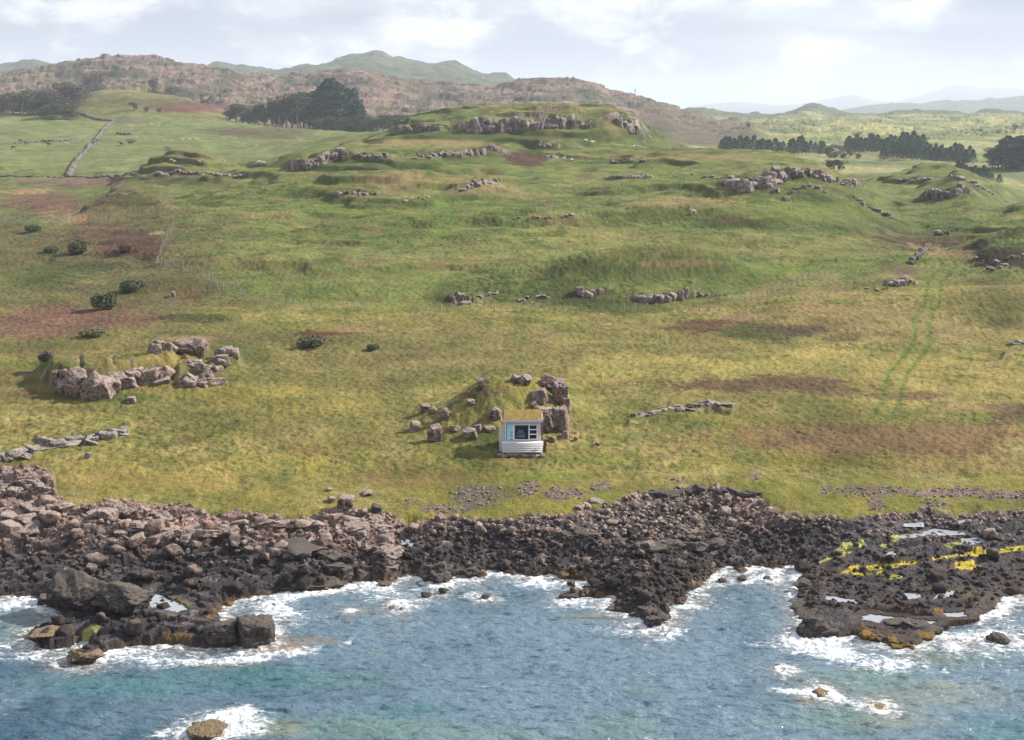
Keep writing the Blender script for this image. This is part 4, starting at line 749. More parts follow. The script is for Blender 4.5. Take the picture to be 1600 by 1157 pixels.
outcrop('grey lichened slabs running down the bank at the left edge', [(62,702),(90,697),(118,692),(148,690),(172,684),(196,676)], 26, 15, 17, mat=grey_m, seed=49, spread=3, boxy=.2)
outcrop('grey lichened slabs cut by the left edge above the shore', [(-20,722),(0,718),(14,716),(38,712),(52,710)], 12, 14, 16, mat=grey_m, seed=50, spread=4)
boulder('white-topped stone alone on the grass above the left shore', 137, 716, 12, 8, mat=grey_m, seed=51, sub=3)
outcrop('low pale slabs half sunk in the grass right of the hut', [(985,652),(1008,650),(1030,644),(1060,640),(1082,642)], 15, 7, 11, mat=crag_m, seed=52, spread=2)
outcrop('long low brown slab in the grass right of the hut', [(1085,637),(1105,634),(1125,634),(1145,637)], 10, 10, 15, mat=crag_m, seed=53, spread=1)
# rocks about the hut
for i, (px, py, w_, h_, lab) in enumerate([(845,634,33,27,'greenish round boulder above the hut roof'),(862,612,42,26,'dark topped rock above the greenish boulder behind the hut'),(876,634,26,40,'tall pink rock at the top right of the rocks behind the hut'),
    (876,676,30,42,'big pale rounded boulder right of the hut'),(854,678,34,34,'cracked pale boulder wedged against the right wall of the hut'),(884,646,20,24,'reddish rock between the tall pink rock and the big pale boulder'),
    (846,652,40,14,'flat brown slab lying across the bank behind the hut roof'),(883,686,14,12,'small brown stone at the foot of the big pale boulder'),(863,692,14,10,'low brown stone in the grass by the right corner of the hut'),
    (805,600,20,14,'left one of the pale stones on the crest behind the hut'),(820,603,24,18,'pale ribbed rock on the crest behind the hut'),(774,658,24,20,'grey boulder at the left end of the hut roof'),
    (679,691,26,28,'dark boulder with a white foot, left of the hut'),(664,645,18,14,'dark rock topped with heather, uppermost left of the hut'),(676,648,16,12,'pale lower half of the rocks topped with heather, left of the hut'),(695,656,22,17,'lichened grey boulder in the upper left rocks near the hut'),
    (648,676,19,19,'grey rock farthest left of the hut'),(710,676,20,11,'low broken rock in the grass midway left of the hut'),(735,688,26,16,'low flat boulder nearest the left wall of the hut'),(746,676,16,13,'pale small rock on the rim left of the hut'),
    (735,636,15,11,'pale stone below the bracken gully left of the hut'),(765,676,20,8,'tiny pale stones hard by the left wall of the hut'),(750,606,14,14,'brown rock at the head of the bracken gully'),(900,690,8,7,'tiny grey stone on the grass right of the hut'),(934,698,8,7,'tiny pale stone farther right of the hut'),(833,640,14,14,'dark stone under the greenish boulder')]):
    boulder(lab, px, py, w_, h_, seed=60+i, boxy=.2, sub=5 if w_ > 22 else 4)
# ------------------------------------------------------------------ shore rocks that stand out
def shore(label, *a, **k): return boulder(label, *a, mat=k.pop('mat', black_m), **k)
shore('huge black domed rock at the left point', 112, 962, 104, 62, seed=101, sub=5, dd=1.0, boxy=0); shore('black shoulder of rock right of the huge domed rock', 188, 962, 100, 44, seed=102, sub=5, boxy=.3)
shore('small black rock in the foam left of the huge domed rock', 68, 950, 26, 20, seed=103)
shore('square black block at the tip of the left point', 398, 1008, 72, 38, seed=104, sub=5, boxy=.5, tilt=.06); shore('dark blocky rock joined to the left of the square black block', 345, 1004, 60, 28, seed=105, sub=5, boxy=.2)
shore('flat tan rock low in the water in front of the left point', 128, 1042, 66, 13, mat=tan_m, seed=106, sub=5, boxy=0, tilt=.04); shore('flat brown ledge at the far left of the left point', 65, 1006, 56, 10, mat=tan_m, seed=107, sub=5, boxy=0, tilt=.04)
shore('square boulder on the turf edge with a mossy top', 540, 800, 29, 25, mat=crag_m, seed=108, boxy=.9, tilt=.05); shore('white flat stone beside the mossy square boulder', 517, 786, 14, 9, mat=crag_m, seed=109, sub=3); shore('flat white stone lying on the grass above the mossy square boulder', 514, 768, 12, 5, mat=crag_m, seed=110, sub=3)
shore('pair of flat pale stones in the grass right of the mossy square boulder', 572, 776, 20, 7, mat=crag_m, seed=111, sub=3); shore('dark rounded boulder among the grass right of the mossy square boulder', 588, 802, 20, 13, mat=black_m, seed=112)
outcrop('left rib of layered pink rock running down to the sea', [(545,818),(555,832),(562,846),(572,864)], 14, 20, 26, mat=crag_m, seed=113, spread=2, boxy=.9); outcrop('right rib of layered pink rock running down to the sea', [(585,812),(592,832),(602,852),(606,872),(612,892)], 18, 24, 32, mat=crag_m, seed=114, spread=2)
outcrop('black jagged rocks at the left of the central point', [(945,960),(960,966),(975,972)], 7, 34, 24, mat=black_m, seed=115, spread=4); outcrop('black pinnacle rock at the tip of the central point', [(1012,984),(1024,982),(1036,980),(1046,974)], 8, 40, 26, mat=black_m, seed=116, spread=3)
outcrop('upright dark block at the right of the central point', [(1072,956),(1078,954)], 2, 26, 18, mat=black_m, seed=117); outcrop('dark columns behind the tip of the central point', [(985,975),(996,972),(1060,950),(1045,945)], 8, 32, 20, mat=black_m, seed=118)
outcrop('low black reef awash left of the central point', [(872,938),(890,935),(915,930),(935,930)], 9, 12, 22, mat=black_m, seed=119, spread=2)
outcrop('wall of pink boulders under the turf on the left', [(130,812),(160,810),(190,806),(225,812),(260,815)], 16, 28, 34, mat=crag_m, seed=120, spread=5); outcrop('pale pink ledge of broken blocks above the dark rock on the left', [(170,835),(205,830),(245,842),(290,838),(330,842)], 18, 26, 36, mat=crag_m, seed=121, spread=6)
outcrop('heap of pink boulders at the left edge above the shore', [(-10,770),(20,765),(50,768),(78,780)], 14, 26, 30, mat=crag_m, seed=122, spread=10); outcrop('big rounded pink rocks below the heap at the left edge', [(20,812),(55,806),(92,800),(0,830),(38,836)], 12, 34, 44, mat=crag_m, seed=123, spread=4)
outcrop('pink blocks along the turf edge in the left centre', [(340,830),(375,832),(410,826),(450,828),(480,822)], 18, 22, 28, mat=crag_m, seed=124, spread=5); outcrop('dark slabby rocks below the pink blocks in the left centre', [(430,868),(460,862),(490,866),(520,874),(535,896),(500,900)], 15, 24, 44, mat=black_m, seed=125, spread=5)
outcrop('black rocks standing in the shallows below the pale ribs', [(445,925),(480,922),(510,918),(560,900),(585,902)], 12, 20, 34, mat=black_m, seed=126, spread=3); outcrop('dark boulders at the water edge right of the pale ribs', [(650,905),(680,908),(710,902),(740,895),(665,890)], 13, 20, 28, mat=black_m, seed=127, spread=4)
outcrop('dark rounded crag in the middle of the beach', [(880,842),(905,838),(930,846),(865,850)], 10, 18, 26, mat=black_m, seed=128, spread=4); outcrop('dark ledge with pale boulders at the head of the central point', [(990,860),(1020,862),(1060,856),(1100,862),(1115,850)], 14, 20, 30, mat=black_m, seed=129, spread=5)
outcrop('dark headland slab at the turf edge above the central point', [(1010,778),(1050,775),(1090,772),(1130,768),(1165,772),(1185,780)], 20, 14, 26, mat=black_m, seed=130, spread=5); outcrop('small grey rocks on the turf edge above the beach', [(905,800),(915,790),(930,786),(950,792)], 7, 16, 14, mat=crag_m, seed=131, spread=3)
outcrop('upright black blocks at the left corner of the right platform', [(1246,992),(1262,994),(1282,996),(1300,998),(1250,970),(1270,968)], 12, 30, 34, mat=black_m, seed=132, spread=3); outcrop('black rocks along the inlet side of the right platform', [(1246,945),(1256,930),(1262,912),(1252,955)], 9, 22, 26, mat=black_m, seed=133, spread=3)
outcrop('dark rocks with orange weed at the seaward corner of the right platform', [(1350,1000),(1375,1006),(1400,1012),(1430,1014),(1452,1004)], 14, 18, 26, mat=weed_m, seed=134, spread=4)
outcrop('rounded dark rocks between the pools of the right platform', [(1400,980),(1430,982),(1455,990),(1462,1004)], 8, 18, 30, mat=black_m, seed=135, spread=2)
seen_islets = [(667,933,22,9,'flat black rock awash in the centre of the bay'),(692,926,20,7,'thin black rock just beyond the flat one in the bay'),(614,955,14,9,'left one of two brown rocks side by side in the foam'),(629,957,13,9,'right one of two brown rocks side by side in the foam'),(548,958,12,5,'tiny pink rock awash left of the two brown rocks'),
    (427,948,12,6,'small dark rock in the foam right of the left point'),(600,916,24,7,'dark reef rock at the back of the bay foam'),(760,934,18,5,'small reef rock awash under the middle of the beach'),(893,916,16,10,'round black rock between the beach and the reef'),(1228,1054,26,10,'lone tan rock in the water below the right platform'),
    (1285,1090,34,13,'tan rock with a white wash around it at lower right'),(1378,1112,26,10,'pale brown rock nearest us at lower right'),(320,1152,66,18,'yellow brown rock cut by the lower edge with surf behind'),(1565,1010,44,20,'dark rock with orange weed at the right edge in the sea'),(1505,1013,14,6,'small weedy rock left of the dark one at the right edge'),(1486,1014,16,7,'leftmost of the small weedy rocks off the right platform'),(1525,1008,18,7,'low weedy rock next to the dark one at the right edge'),
    (1130,910,16,8,'black stone in the inlet, nearest the central point'),(1160,908,18,8,'black stone in the middle of the inlet'),(1200,908,16,8,'black stone in the inlet, nearest the right platform')]
for i, (px, py, w_, h_, lab) in enumerate(seen_islets):
    x_, y_ = pix_plane(px, py, 0); g_ = Vector((x_, y_, 0)); pm = ppm(g_); ww_, hh = w_/pm, h_/pm
    P, Fc = rock_shape(900+i*7, 5 if w_ > 24 else 4, 11, .10, 0); P = P/np.abs(P).max(0)*np.array([ww_/2, ww_*.6, hh*(.62 if py < 1040 else .42)])
    tag(mesh_obj('sea_rock', P, Fc, tan_m if ('tan' in lab or 'brown' in lab) else black_m, loc=(x_, y_+ww_*.4, hh*.12)), lab, 'rock')
# ------------------------------------------------------------------ loose boulders of the beach (each one its own) and the uncountable rubble
rr = random.Random(5); GB = 'loose boulders of the foreshore'; bm_protos = []
for i in range(10):
    P, Fc = rock_shape(1200+i*3, 3, 11, .06, .35); me_o = mesh_obj('boulder', P, Fc, shore_m); bm_protos.append(me_o.data); bpy.data.objects.remove(me_o)
def shore_at(x_, y_):
    u_ = x_/y_; j = int(np.searchsorted(UC, u_)); i = int(np.searchsorted(Ds, y_))-R0
    return sd[i, j], rm[i, j], PXs[i, j], PYs[i, j]
cnt = 0; tries = 0; spots = []
while cnt < 190 and tries < 20000:
    tries += 1; px = rr.uniform(-40, 1640); py = rr.uniform(770, 995); g_ = ground_at(px, py)
    if not 97 < g_.y < 128: continue
    s_, r_, _, _ = shore_at(g_.x, g_.y)
    if s_ < .1 or r_ < .8: continue
    if px > 1260 and py > 810 and rr.random() < .75: continue
    if any((g_.x-a)**2+(g_.y-b)**2 < c for a, b, c in spots): continue
    sz = rr.choice([.28, .34, .4, .5, .62, .8])*(1.15 if px < 600 else .9); spots.append((g_.x, g_.y, sz*sz*1.6))
    o = bpy.data.objects.new('boulder', rr.choice(bm_protos)); sc.collection.objects.link(o)
    o.location = (g_.x, g_.y, g_.z+sz*.25); o.scale = (sz*rr.uniform(.8, 1.25), sz*rr.uniform(.8, 1.1), sz*rr.uniform(.55, .85)); o.rotation_euler = (rr.uniform(-.3, .3), rr.uniform(-.3, .3), rr.uniform(0, 6.28))
    tag(o, 'loose angular boulder lying among the broken rock of the shore', 'boulder', GB); cnt += 1
bits = []
tries = 0
while len(bits) < 5200 and tries < 60000:
    tries += 1; y_ = rr.uniform(104, 128.5); x_ = rr.uniform(-.38, .38)*y_; s_, r_, ppx, ppy = shore_at(x_, y_)
    inr = s_ > .1 and r_ > .6 and rr.random() < (.25 if ppx < 480 else .35 if ppx > 1260 and ppy > 812 else 1.0)
    if not inr:
        w = max(st*(1-math.hypot((ppx-cx)/rx, (ppy-cy)/ry)) for (cx, cy, rx, ry, st) in shing_px)
        if not (r_ < .6 and rr.random() < w*2.2-.1): continue
        sz = rr.uniform(.05, .16)
    else: sz = rr.choice([.09, .12, .15, .2, .28])
    z_ = height(x_, y_)
    bits.append((rr.choice(protos1), (sz*rr.uniform(.8, 1.4), sz, sz*.75), rotm(rr.uniform(-.5, .5), rr.uniform(-.5, .5), rr.uniform(0, 6.28)), (x_, y_, z_+sz*.3)))
tag(lump(bits, shore_m, 'beach_rubble', (0, 115, 0)), 'grey and pink stones and shingle strewn between the bedrock and the turf', 'rubble', kind='stuff')

# ------------------------------------------------------------------ plants
def leaf_mat(name, a, b_, c_, scale=.5):
    m, t, b = new_mat(name, .9, .1); g_ = nd(t, 'ShaderNodeNewGeometry'); n_ = tnoise(t, scale, 5, .7, vec=g_.outputs['Position'])
    r_ = tramp(t, n_.outputs[0], [(.3, a), (.5, b_), (.7, c_)]); oi = nd(t, 'ShaderNodeObjectInfo')
    v_ = tramp(t, oi.outputs['Random'], [(0, (.8, .85, .85)), (1, (1.2, 1.12, 1.1))]); t.links.new(tmix(t, 1.0, r_.outputs[0], v_.outputs[0], 'MULTIPLY'), b.inputs['Base Color']); return m
con_m = leaf_mat('conifer_needles', (.036, .070, .052), (.062, .104, .074), (.10, .145, .10)); bro_m = leaf_mat('broad_leaves', (.055, .075, .045), (.085, .10, .055), (.13, .13, .08)); rus_m = leaf_mat('russet_leaves', (.10, .085, .07), (.14, .115, .095), (.18, .145, .12))
wil_m = leaf_mat('willow_leaves', (.075, .085, .055), (.12, .125, .085), (.17, .17, .12), 2); bark_m, t, b = new_mat('bark', .95); b.inputs['Base Color'].default_value = (.26, .22, .19, 1)
pal_m = leaf_mat('pale_green_shrub', (.10, .12, .06), (.15, .17, .08), (.2, .21, .1), 2); gor_m = leaf_mat('dark_gorse', (.07, .09, .05), (.10, .12, .065), (.14, .155, .09), 2)
def leaves(pts, sz, r_):
    n_ = len(pts); a = r_.normal(size=(n_, 3)); a /= np.linalg.norm(a, axis=1)[:, None]; b_ = np.cross(a, r_.normal(size=(n_, 3))); b_ /= np.linalg.norm(b_, axis=1)[:, None]
    s_ = sz*r_.uniform(.6, 1.4, (n_, 1)); V = np.stack([pts-a*s_, pts+b_*s_*.7, pts+a*s_, pts-b_*s_*.7], 1).reshape(-1, 3); return V, np.arange(n_*4).reshape(-1, 4)
def tube(pts, rad, k_=6):
    V = []; 
    for p, r_ in zip(pts, rad):
        for i in range(k_): V.append((p[0]+r_*math.cos(6.2832*i/k_), p[1]+r_*math.sin(6.2832*i/k_), p[2]))
    Fc = [(j*k_+i, j*k_+(i+1) % k_, (j+1)*k_+(i+1) % k_, (j+1)*k_+i) for j in range(len(pts)-1) for i in range(k_)]; return V, Fc
def join(parts_):
    V = []; Fc = []; o_ = 0
    for v, f in parts_: V += [tuple(x) for x in v]; Fc += [tuple(int(y)+o_ for y in x) for x in f]; o_ += len(v)
    return V, Fc
def tree_meshes(kind, seed):
    r_ = np.random.default_rng(seed)                # unit height
    if kind == 'conifer':
        n_ = 1500; h_ = r_.uniform(0, 1, n_)**.8; z = .14+.86*h_; lay = np.abs(((z*11+r_.uniform(-.2, .2, n_)) % 1)-.3); R_ = (.21*(1-h_)**.7+.02)*(1.15-.6*lay)*(1+.25*np.sin(z*40+seed)); a = r_.uniform(0, 6.283, n_); q = R_*r_.uniform(.35, 1, n_)**.5
        cr = leaves(np.stack([q*np.cos(a), q*np.sin(a), z-q*.25], 1), .022, r_); tr = tube([(0, 0, -.03), (0, 0, .5), (0, 0, .97)], [.018, .012, .003])
    else:
        tall = kind == 'tall'
        lobes = [(r_.normal(0, .13 if not tall else .09, 2).tolist(), r_.uniform(.16 if not tall else .2, .86), r_.uniform(.13, .2)*(.8 if tall else 1)) for _ in range(13)]; P = []
        for (c_, z, s_) in lobes:
            v = r_.normal(size=(190, 3)); v /= np.linalg.norm(v, axis=1)[:, None]; v *= (s_*r_.uniform(.45, 1.05, (190, 1))**.6); v[:, 2] *= .8; P.append(v+np.array([c_[0], c_[1], z]))
        cr = leaves(np.vstack(P), .02, r_)
        limbs = [tube([(0, 0, -.03), (.01, 0, .25), (-.01, .01, .6)], [.026, .02, .009])]+[tube([(0, 0, .22+.05*i), (c_[0]*.5, c_[1]*.5, (z+.25)/2), (c_[0], c_[1], z)], [.012, .008, .004], 5) for i, (c_, z, s_) in enumerate(lobes[:6])]
        tr = join(limbs)
    return cr, tr
tree_lib = {}
for kind, mats in (('conifer', [con_m]), ('broad', [bro_m, rus_m]), ('tall', [bro_m, rus_m])):
    for mi, mm in enumerate(mats):
        for v_ in range(3):
            cr, tr = tree_meshes(kind, 40+v_+mi*10); oc = mesh_obj('crown', *cr, mm); ot = mesh_obj('trunk', *tr, bark_m); tree_lib.setdefault((kind, mi), []).append((oc.data, ot.data)); bpy.data.objects.remove(oc); bpy.data.objects.remove(ot)
def tree(kind, mi, px, D, ytop, label, group, wide=1.0):
    u_ = pix_ray(px, ytop)[0]; x_ = u_*D; z_ = height(x_, D); zt = HC+pix_ray(px, ytop)[1]*D; hh = max(zt-z_, 5.)
    r_ = bpy.data.objects.new({'conifer': 'conifer_tree', 'broad': 'broadleaf_tree', 'tall': 'tall_broadleaf_tree'}[kind], None); sc.collection.objects.link(r_); r_.location = (x_, D, z_-.1); tag(r_, label, 'tree', group)
    cm, tm = rr.choice(tree_lib[(kind, mi)]); w_ = hh*wide*rr.uniform(.9, 1.1); ang_ = rr.uniform(0, 6.28)
    for nm, me in (('crown', cm), ('trunk', tm)):
        c_ = bpy.data.objects.new(nm, me); sc.collection.objects.link(c_); c_.parent = r_; c_.scale = (w_, w_, hh); c_.rotation_euler.z = ang_
    return r_
G1 = 'conifers in the clump on the left moor edge'
for i, (px, yt) in enumerate([(494,150),(499,138),(505,128),(511,124),(517,127),(523,132),(530,130),(536,134),(542,138),(549,142),(555,148),(561,158),(508,134),(526,138),(545,146),(515,136),(488,146),(496,160),(503,142),(519,120),(534,128),(552,140),(566,162),(540,150),(528,146)]): tree('conifer', 0, px, 1120+rr.uniform(-14, 14), yt+rr.uniform(-5, 7), 'dark conifer in the tight clump beneath the rounded green mountain', G1, 1.6)
G2 = 'tall broadleaved trees left of the conifers'
for px, yt in [(402,160),(412,158),(424,152),(436,155),(446,143),(455,150),(464,140),(473,138),(482,136),(490,142),(440,160),(468,152),(430,165)]: tree('tall', rr.choice([0, 0, 1]), px, 1110+rr.uniform(-20, 20), yt, 'tall leafy tree with bare pale trunk beside the conifer clump', G2, 1.2)
G3 = 'rounded trees at the foot of the moor'
for px, yt in [(358,166),(368,162),(378,158),(388,162),(398,168)]: tree('broad', 0, px, 1130+rr.uniform(-10, 10), yt, 'rounded dark tree standing left of the tall woodland', G3, 1.7)
G4 = 'woodland at the left edge'
for px, yt, mi in [(-6,150,0),(6,152,0),(18,150,1),(30,148,1),(42,152,1),(54,156,0),(12,142,0),(34,140,0),(48,136,0),(58,142,0),(70,148,0),(82,140,1),(94,128,1),(106,126,1),(88,146,0),(112,132,1)]: tree('broad', mi, px, 1150+rr.uniform(-25, 30), yt, 'rounded woodland tree massed at the left edge below the moor', G4, 1.7)
G5 = 'dark low trees right of the left woodland'
for px, yt in [(70,164),(80,160),(92,160),(102,162),(110,168)]: tree('broad', 0, px, 1090+rr.uniform(-8, 8), yt, 'low dark tree at the field corner in front of the left woodland', G5, 1.9)
for px, yt, lab in [(208,158,'bushy tree on the green knoll above the wall, left one of three'),(228,168,'small dark bush tree in the middle of the green knoll'),(248,168,'small dark bush tree on the brown flank of the green knoll')]: tree('broad', 0, px, 1100, yt, lab, 'trees on the green knoll', 1.4)
for px, yt in [(138,112),(146,110),(154,116),(240,118),(262,132),(280,136),(330,150),(315,146),(345,156)]: tree('broad', 1, px, 1500+rr.uniform(-40, 40), yt, 'faint small tree on the slope of the brown moor', 'scattered trees on the moor', 1.2)
G6 = 'plantation conifers in the valley'
for px in range(1322, 1448, 6): tree('conifer', 0, px+rr.uniform(-2, 2), 1150+rr.uniform(-12, 12), 213+rr.uniform(-6, 4)-(4 if px > 1395 else 0)+(4 if px < 1340 else 0), 'plantation conifer in the back rows in the valley at right', G6, 1.75)
G7 = 'front rows of plantation conifers in the valley'
for px in range(1384, 1522, 6): tree('conifer', 0, px+rr.uniform(-2, 2), 1060+rr.uniform(-14, 14), 226+rr.uniform(-5, 4)+(4 if px > 1505 else 0), 'plantation conifer in the front rows in the valley at right', G7, 1.7)
for px in range(1380, 1524, 7): tree('conifer', 0, px+rr.uniform(-3, 3), 985+rr.uniform(-8, 8), 231+rr.uniform(-4, 4)+(3 if px > 1500 else 0), 'plantation conifer in the front rows in the valley at right', G7, 1.6)
for px in range(1326, 1440, 7): tree('conifer', 0, px+rr.uniform(-3, 3), 1095+rr.uniform(-8, 8), 219+rr.uniform(-4, 4), 'plantation conifer in the back rows in the valley at right', G6, 1.6)
G8 = 'conifer belt behind the green hill'
for px in range(1128, 1292, 7): tree('conifer', 0, px+rr.uniform(-3, 3), 1050+rr.uniform(-20, 20), 217+rr.uniform(-6, 5)+max(0, (px-1260)*.2), 'dark conifer in the belt showing behind the right spur of the hill', G8, 1.75)
G9 = 'russet trees between the two conifer blocks'
for px, yt in [(1298,226),(1308,224),(1318,228),(1328,230),(1292,230)]: tree('broad', 1, px, 1000+rr.uniform(-8, 8), yt, 'russet broadleaved tree between the conifer belt and the plantation', G9, 1.2)
tree('broad', 0, 1342, 960, 240, 'lone small dark tree on the grassy rise in front of the plantation', None, 1.3)
G10 = 'big dark trees at the right edge'
for px, yt, k_ in [(1552,236,'broad'),(1562,226,'broad'),(1570,216,'conifer'),(1576,212,'conifer'),(1583,215,'conifer'),(1590,213,'conifer'),(1597,212,'conifer'),(1605,214,'conifer'),(1614,212,'conifer'),(1580,228,'broad'),(1592,232,'broad'),(1604,230,'broad'),(1566,240,'broad')]: tree(k_, 0, px, 930+rr.uniform(-12, 12), yt, 'big dark tree in the mass cut by the right edge', G10, 1.9 if k_ == 'broad' else 2.4)
G11 = 'dark conifers behind the far right knoll'
for px, yt in [(1498,252),(1504,254),(1510,257),(1517,260),(1524,258),(1531,262),(1538,258),(1544,262),(1550,272),(1536,275),(1528,272),(1562,272)]: tree('conifer', 0, px, 800+rr.uniform(-12, 12), yt, 'dark conifer peeping over the far right knoll', G11, 2.0)
for px, yt, lab in [(1168,190,'round russet tree on the far valley skyline'),(1586,192,'round grey green tree in the far right fields')]: tree('broad', 1 if px < 1200 else 0, px, 1500, yt, lab, None, 1.3)
for px in (1295, 1304, 1312): tree('broad', 0, px, 760, 247+rr.uniform(-1, 2), 'low dark bush tree behind the crest of the right spur', 'bush trees behind the right spur', 1.8)
for px, yt in [(500,184),(512,180),(524,182),(536,184),(548,182),(560,186),(572,186),(584,184),(598,176),(610,178),(622,176),(635,178),(565,178)]: tree('broad', 0, px, 1085+rr.uniform(-15, 15), yt, 'low green scrub tree below the conifer clump', 'scrub below the conifer clump', 2.2)
def bush(label, px, py, wpx, hpx, mat, seed, den=2400, bare=False):
    g_ = ground_at(px, py); pm = ppm(g_); w_, h_ = wpx/pm/2, hpx/pm; r_ = np.random.default_rng(seed)
    root = bpy.data.objects.new('bush', None); sc.collection.objects.link(root); root.location = (g_.x, g_.y+w_*.6, g_.z); tag(root, label, 'bush')
    P = []
    for _ in range(14):
        c_ = r_.uniform(-1, 1, 3)*[.62, .62, 0]; zc = .38+.25*r_.random()*(1-c_[0]**2); v = r_.normal(size=(den//14, 3)); v /= np.linalg.norm(v, axis=1)[:, None]; v = v*r_.uniform(.5, 1.05, (len(v), 1))**.5*[.42, .42, .38]; P.append((v+[c_[0], c_[1], zc])*[w_, w_, h_])
    mesh_obj('foliage', *leaves(np.vstack(P), .045*max(w_, h_)+.03, r_), mat, root)
    st = join([tube([(0, 0, -.1), (math.cos(a)*.3*w_, math.sin(a)*.3*w_, h_*.4), (math.cos(a)*.6*w_, math.sin(a)*.6*w_, h_*.75)], [.06, .04, .015], 5) for a in (0, 1.3, 2.6, 3.9, 5.2)]); mesh_obj('stem', *st, bark_m, root)
for i, a_ in enumerate([('round grey willow bush on the left marsh', 119, 400, 32, 24, wil_m), ('dark willow bush on the reddish marsh', 160, 486, 40, 28, gor_m), ('small purple grey bush right of the round willow', 194, 396, 26, 14, rus_m), ('spreading dark green gorse near the left fence', 204, 458, 42, 20, gor_m), ('flat pale bush left of the round willow', 78, 396, 26, 10, wil_m),
     ('low pale green dome bush above the big left crag', 140, 529, 38, 13, pal_m), ('bare brown bush left of the big left crag', 70, 568, 24, 18, rus_m), ('low grey spreading bush on the middle bog', 486, 545, 50, 17, wil_m), ('small grey bush right of the low spreading one', 580, 549, 26, 10, wil_m), ('dark low bush at the top of the left marsh', 48, 364, 26, 12, gor_m)]): bush(*a_, seed=300+i)

# ------------------------------------------------------------------ walls, fences, mast
stone_m = rock_material('wall_stone', T_(150, 138, 126), T_(122, 110, 102), T_(70, 64, 60), T_(170, 164, 152), scale=.4)
def wall(label, line, hgt=1.4, wid=1.3, step=1.6):
    pts = [ground_at(*p) for p in line]; bits = []
    for a, b_ in zip(pts[:-1], pts[1:]):
        L_ = math.hypot(b_.x-a.x, b_.y-a.y); n_ = max(1, int(L_/step)); an = math.atan2(b_.y-a.y, b_.x-a.x)
        for i in range(n_):
            q = i/n_; x_ = a.x+(b_.x-a.x)*q+rr.uniform(-.25, .25); y_ = a.y+(b_.y-a.y)*q
            bits.append((rr.choice(protos1), (step*.75, wid*rr.uniform(.5, .8), hgt*rr.uniform(.55, .95)), rotm(0, 0, an), (x_, y_, height(x_, y_)+hgt*.2)))
    o = lump(bits, stone_m, 'dry_stone_wall', tuple(pts[0])); tag(o, label, 'wall')
wall('broad tumbled stone wall climbing the left fields', [(106,276),(114,262),(124,248),(138,232),(150,218),(160,206),(170,196),(178,191)], 1.7, 2.6, 2.0)
wall('stone wall crossing the left field below the cattle', [(-10,227),(30,225),(60,223),(95,222),(132,221)], 1.3, 1.3, 2.2)
wall('dark wall along the head of the left fields', [(178,190),(160,189),(146,187),(135,182),(122,178)], 2.0, 2.0, 2.2)
wall('low wall along the foot of the left fields', [(-10,277),(50,277),(105,277),(160,276),(215,275)], .9, 1.0, 2.0)
wall('short broken wall running right from the field wall', [(184,210),(196,211),(204,212)], 1.8, 2.0, 2.0)
wall('old wall dropping to the track at the right end of the fence', [(1425,414),(1432,404),(1440,396),(1448,388),(1452,384)], 1.0, .8, 1.0)
post_m, t, b = new_mat('weathered_post', .9); g_ = nd(t, 'ShaderNodeNewGeometry'); n_ = tnoise(t, 6, 4, .6, vec=g_.outputs['Position']); t.links.new(tramp(t, n_.outputs[0], [(.3, (.2, .19, .16)), (.7, (.36, .34, .30))]).outputs[0], b.inputs['Base Color'])
wire_m, t, b = new_mat('fence_wire', .5, .5); b.inputs['Base Color'].default_value = (.2, .2, .2, 1)
pv, pf = tube([(0, 0, -.3), (0, 0, 1.0), (0, 0, 1.25), (0, 0, 1.3)], [.055, .05, .048, .01], 7); po_ = mesh_obj('post', pv, pf, post_m); post_me = po_.data; bpy.data.objects.remove(po_)
def fence(label, line, n_):
    pts = [ground_at(*p) for p in line]; L_ = [0]
    for a, b_ in zip(pts[:-1], pts[1:]): L_.append(L_[-1]+(b_-a).length)
    xs = [p.x for p in pts]; ys = [p.y for p in pts]; root = bpy.data.objects.new('post_and_wire_fence', None); sc.collection.objects.link(root); root.location = pts[0]; tag(root, label, 'fence'); P = []
    for i in range(n_):
        s_ = L_[-1]*i/(n_-1); x_ = float(np.interp(s_, L_, xs)); y_ = float(np.interp(s_, L_, ys)); z_ = height(x_, y_); P.append(Vector((x_, y_, z_))-root.location)
        o = bpy.data.objects.new('post', post_me); sc.collection.objects.link(o); o.parent = root; o.location = P[-1]; f_ = rr.choice([1, 1, 1, 1.5]); o.scale = (f_, f_, rr.uniform(.85, 1.1)); o.rotation_euler = (rr.uniform(-.08, .08), rr.uniform(-.08, .08), 0)
    V = []; Fc = []
    for hz in (.35, .7, 1.05):
        for a, b_ in zip(P[:-1], P[1:]):
            k_ = len(V); V += [(a.x, a.y, a.z+hz), (b_.x, b_.y, b_.z+hz), (b_.x, b_.y, b_.z+hz+.012), (a.x, a.y, a.z+hz+.012), (a.x, a.y+.012, a.z+hz+.006), (b_.x, b_.y+.012, b_.z+hz+.006)]
            Fc += [(k_, k_+1, k_+2, k_+3), (k_+3, k_+2, k_+5, k_+4), (k_+4, k_+5, k_+1, k_)]
    mesh_obj('wire', V, Fc, wire_m, root)
fence('long post and wire fence along the foot of the green hill', [(245,412),(285,420),(315,432),(340,450),(370,462),(400,470),(440,475),(480,481),(520,485),(600,486),(700,486),(800,486),(900,488),(1000,488),(1080,487),(1140,480),(1180,470),(1240,447),(1290,432),(1340,420)], 96)
fence('short post and wire fence beside the brown bracken field', [(272,352),(268,362),(262,372),(256,386),(250,400),(246,411)], 17)
fence('faint fence running down the upper left marsh', [(106,298),(120,314),(130,324),(138,338),(148,348)], 14)
pole_m, t, b = new_mat('galvanised_steel', .5, .5); b.inputs['Base Color'].default_value = (.22, .2, .2, 1)
g_ = ground_at(992, 158); s_ = g_.y/2200
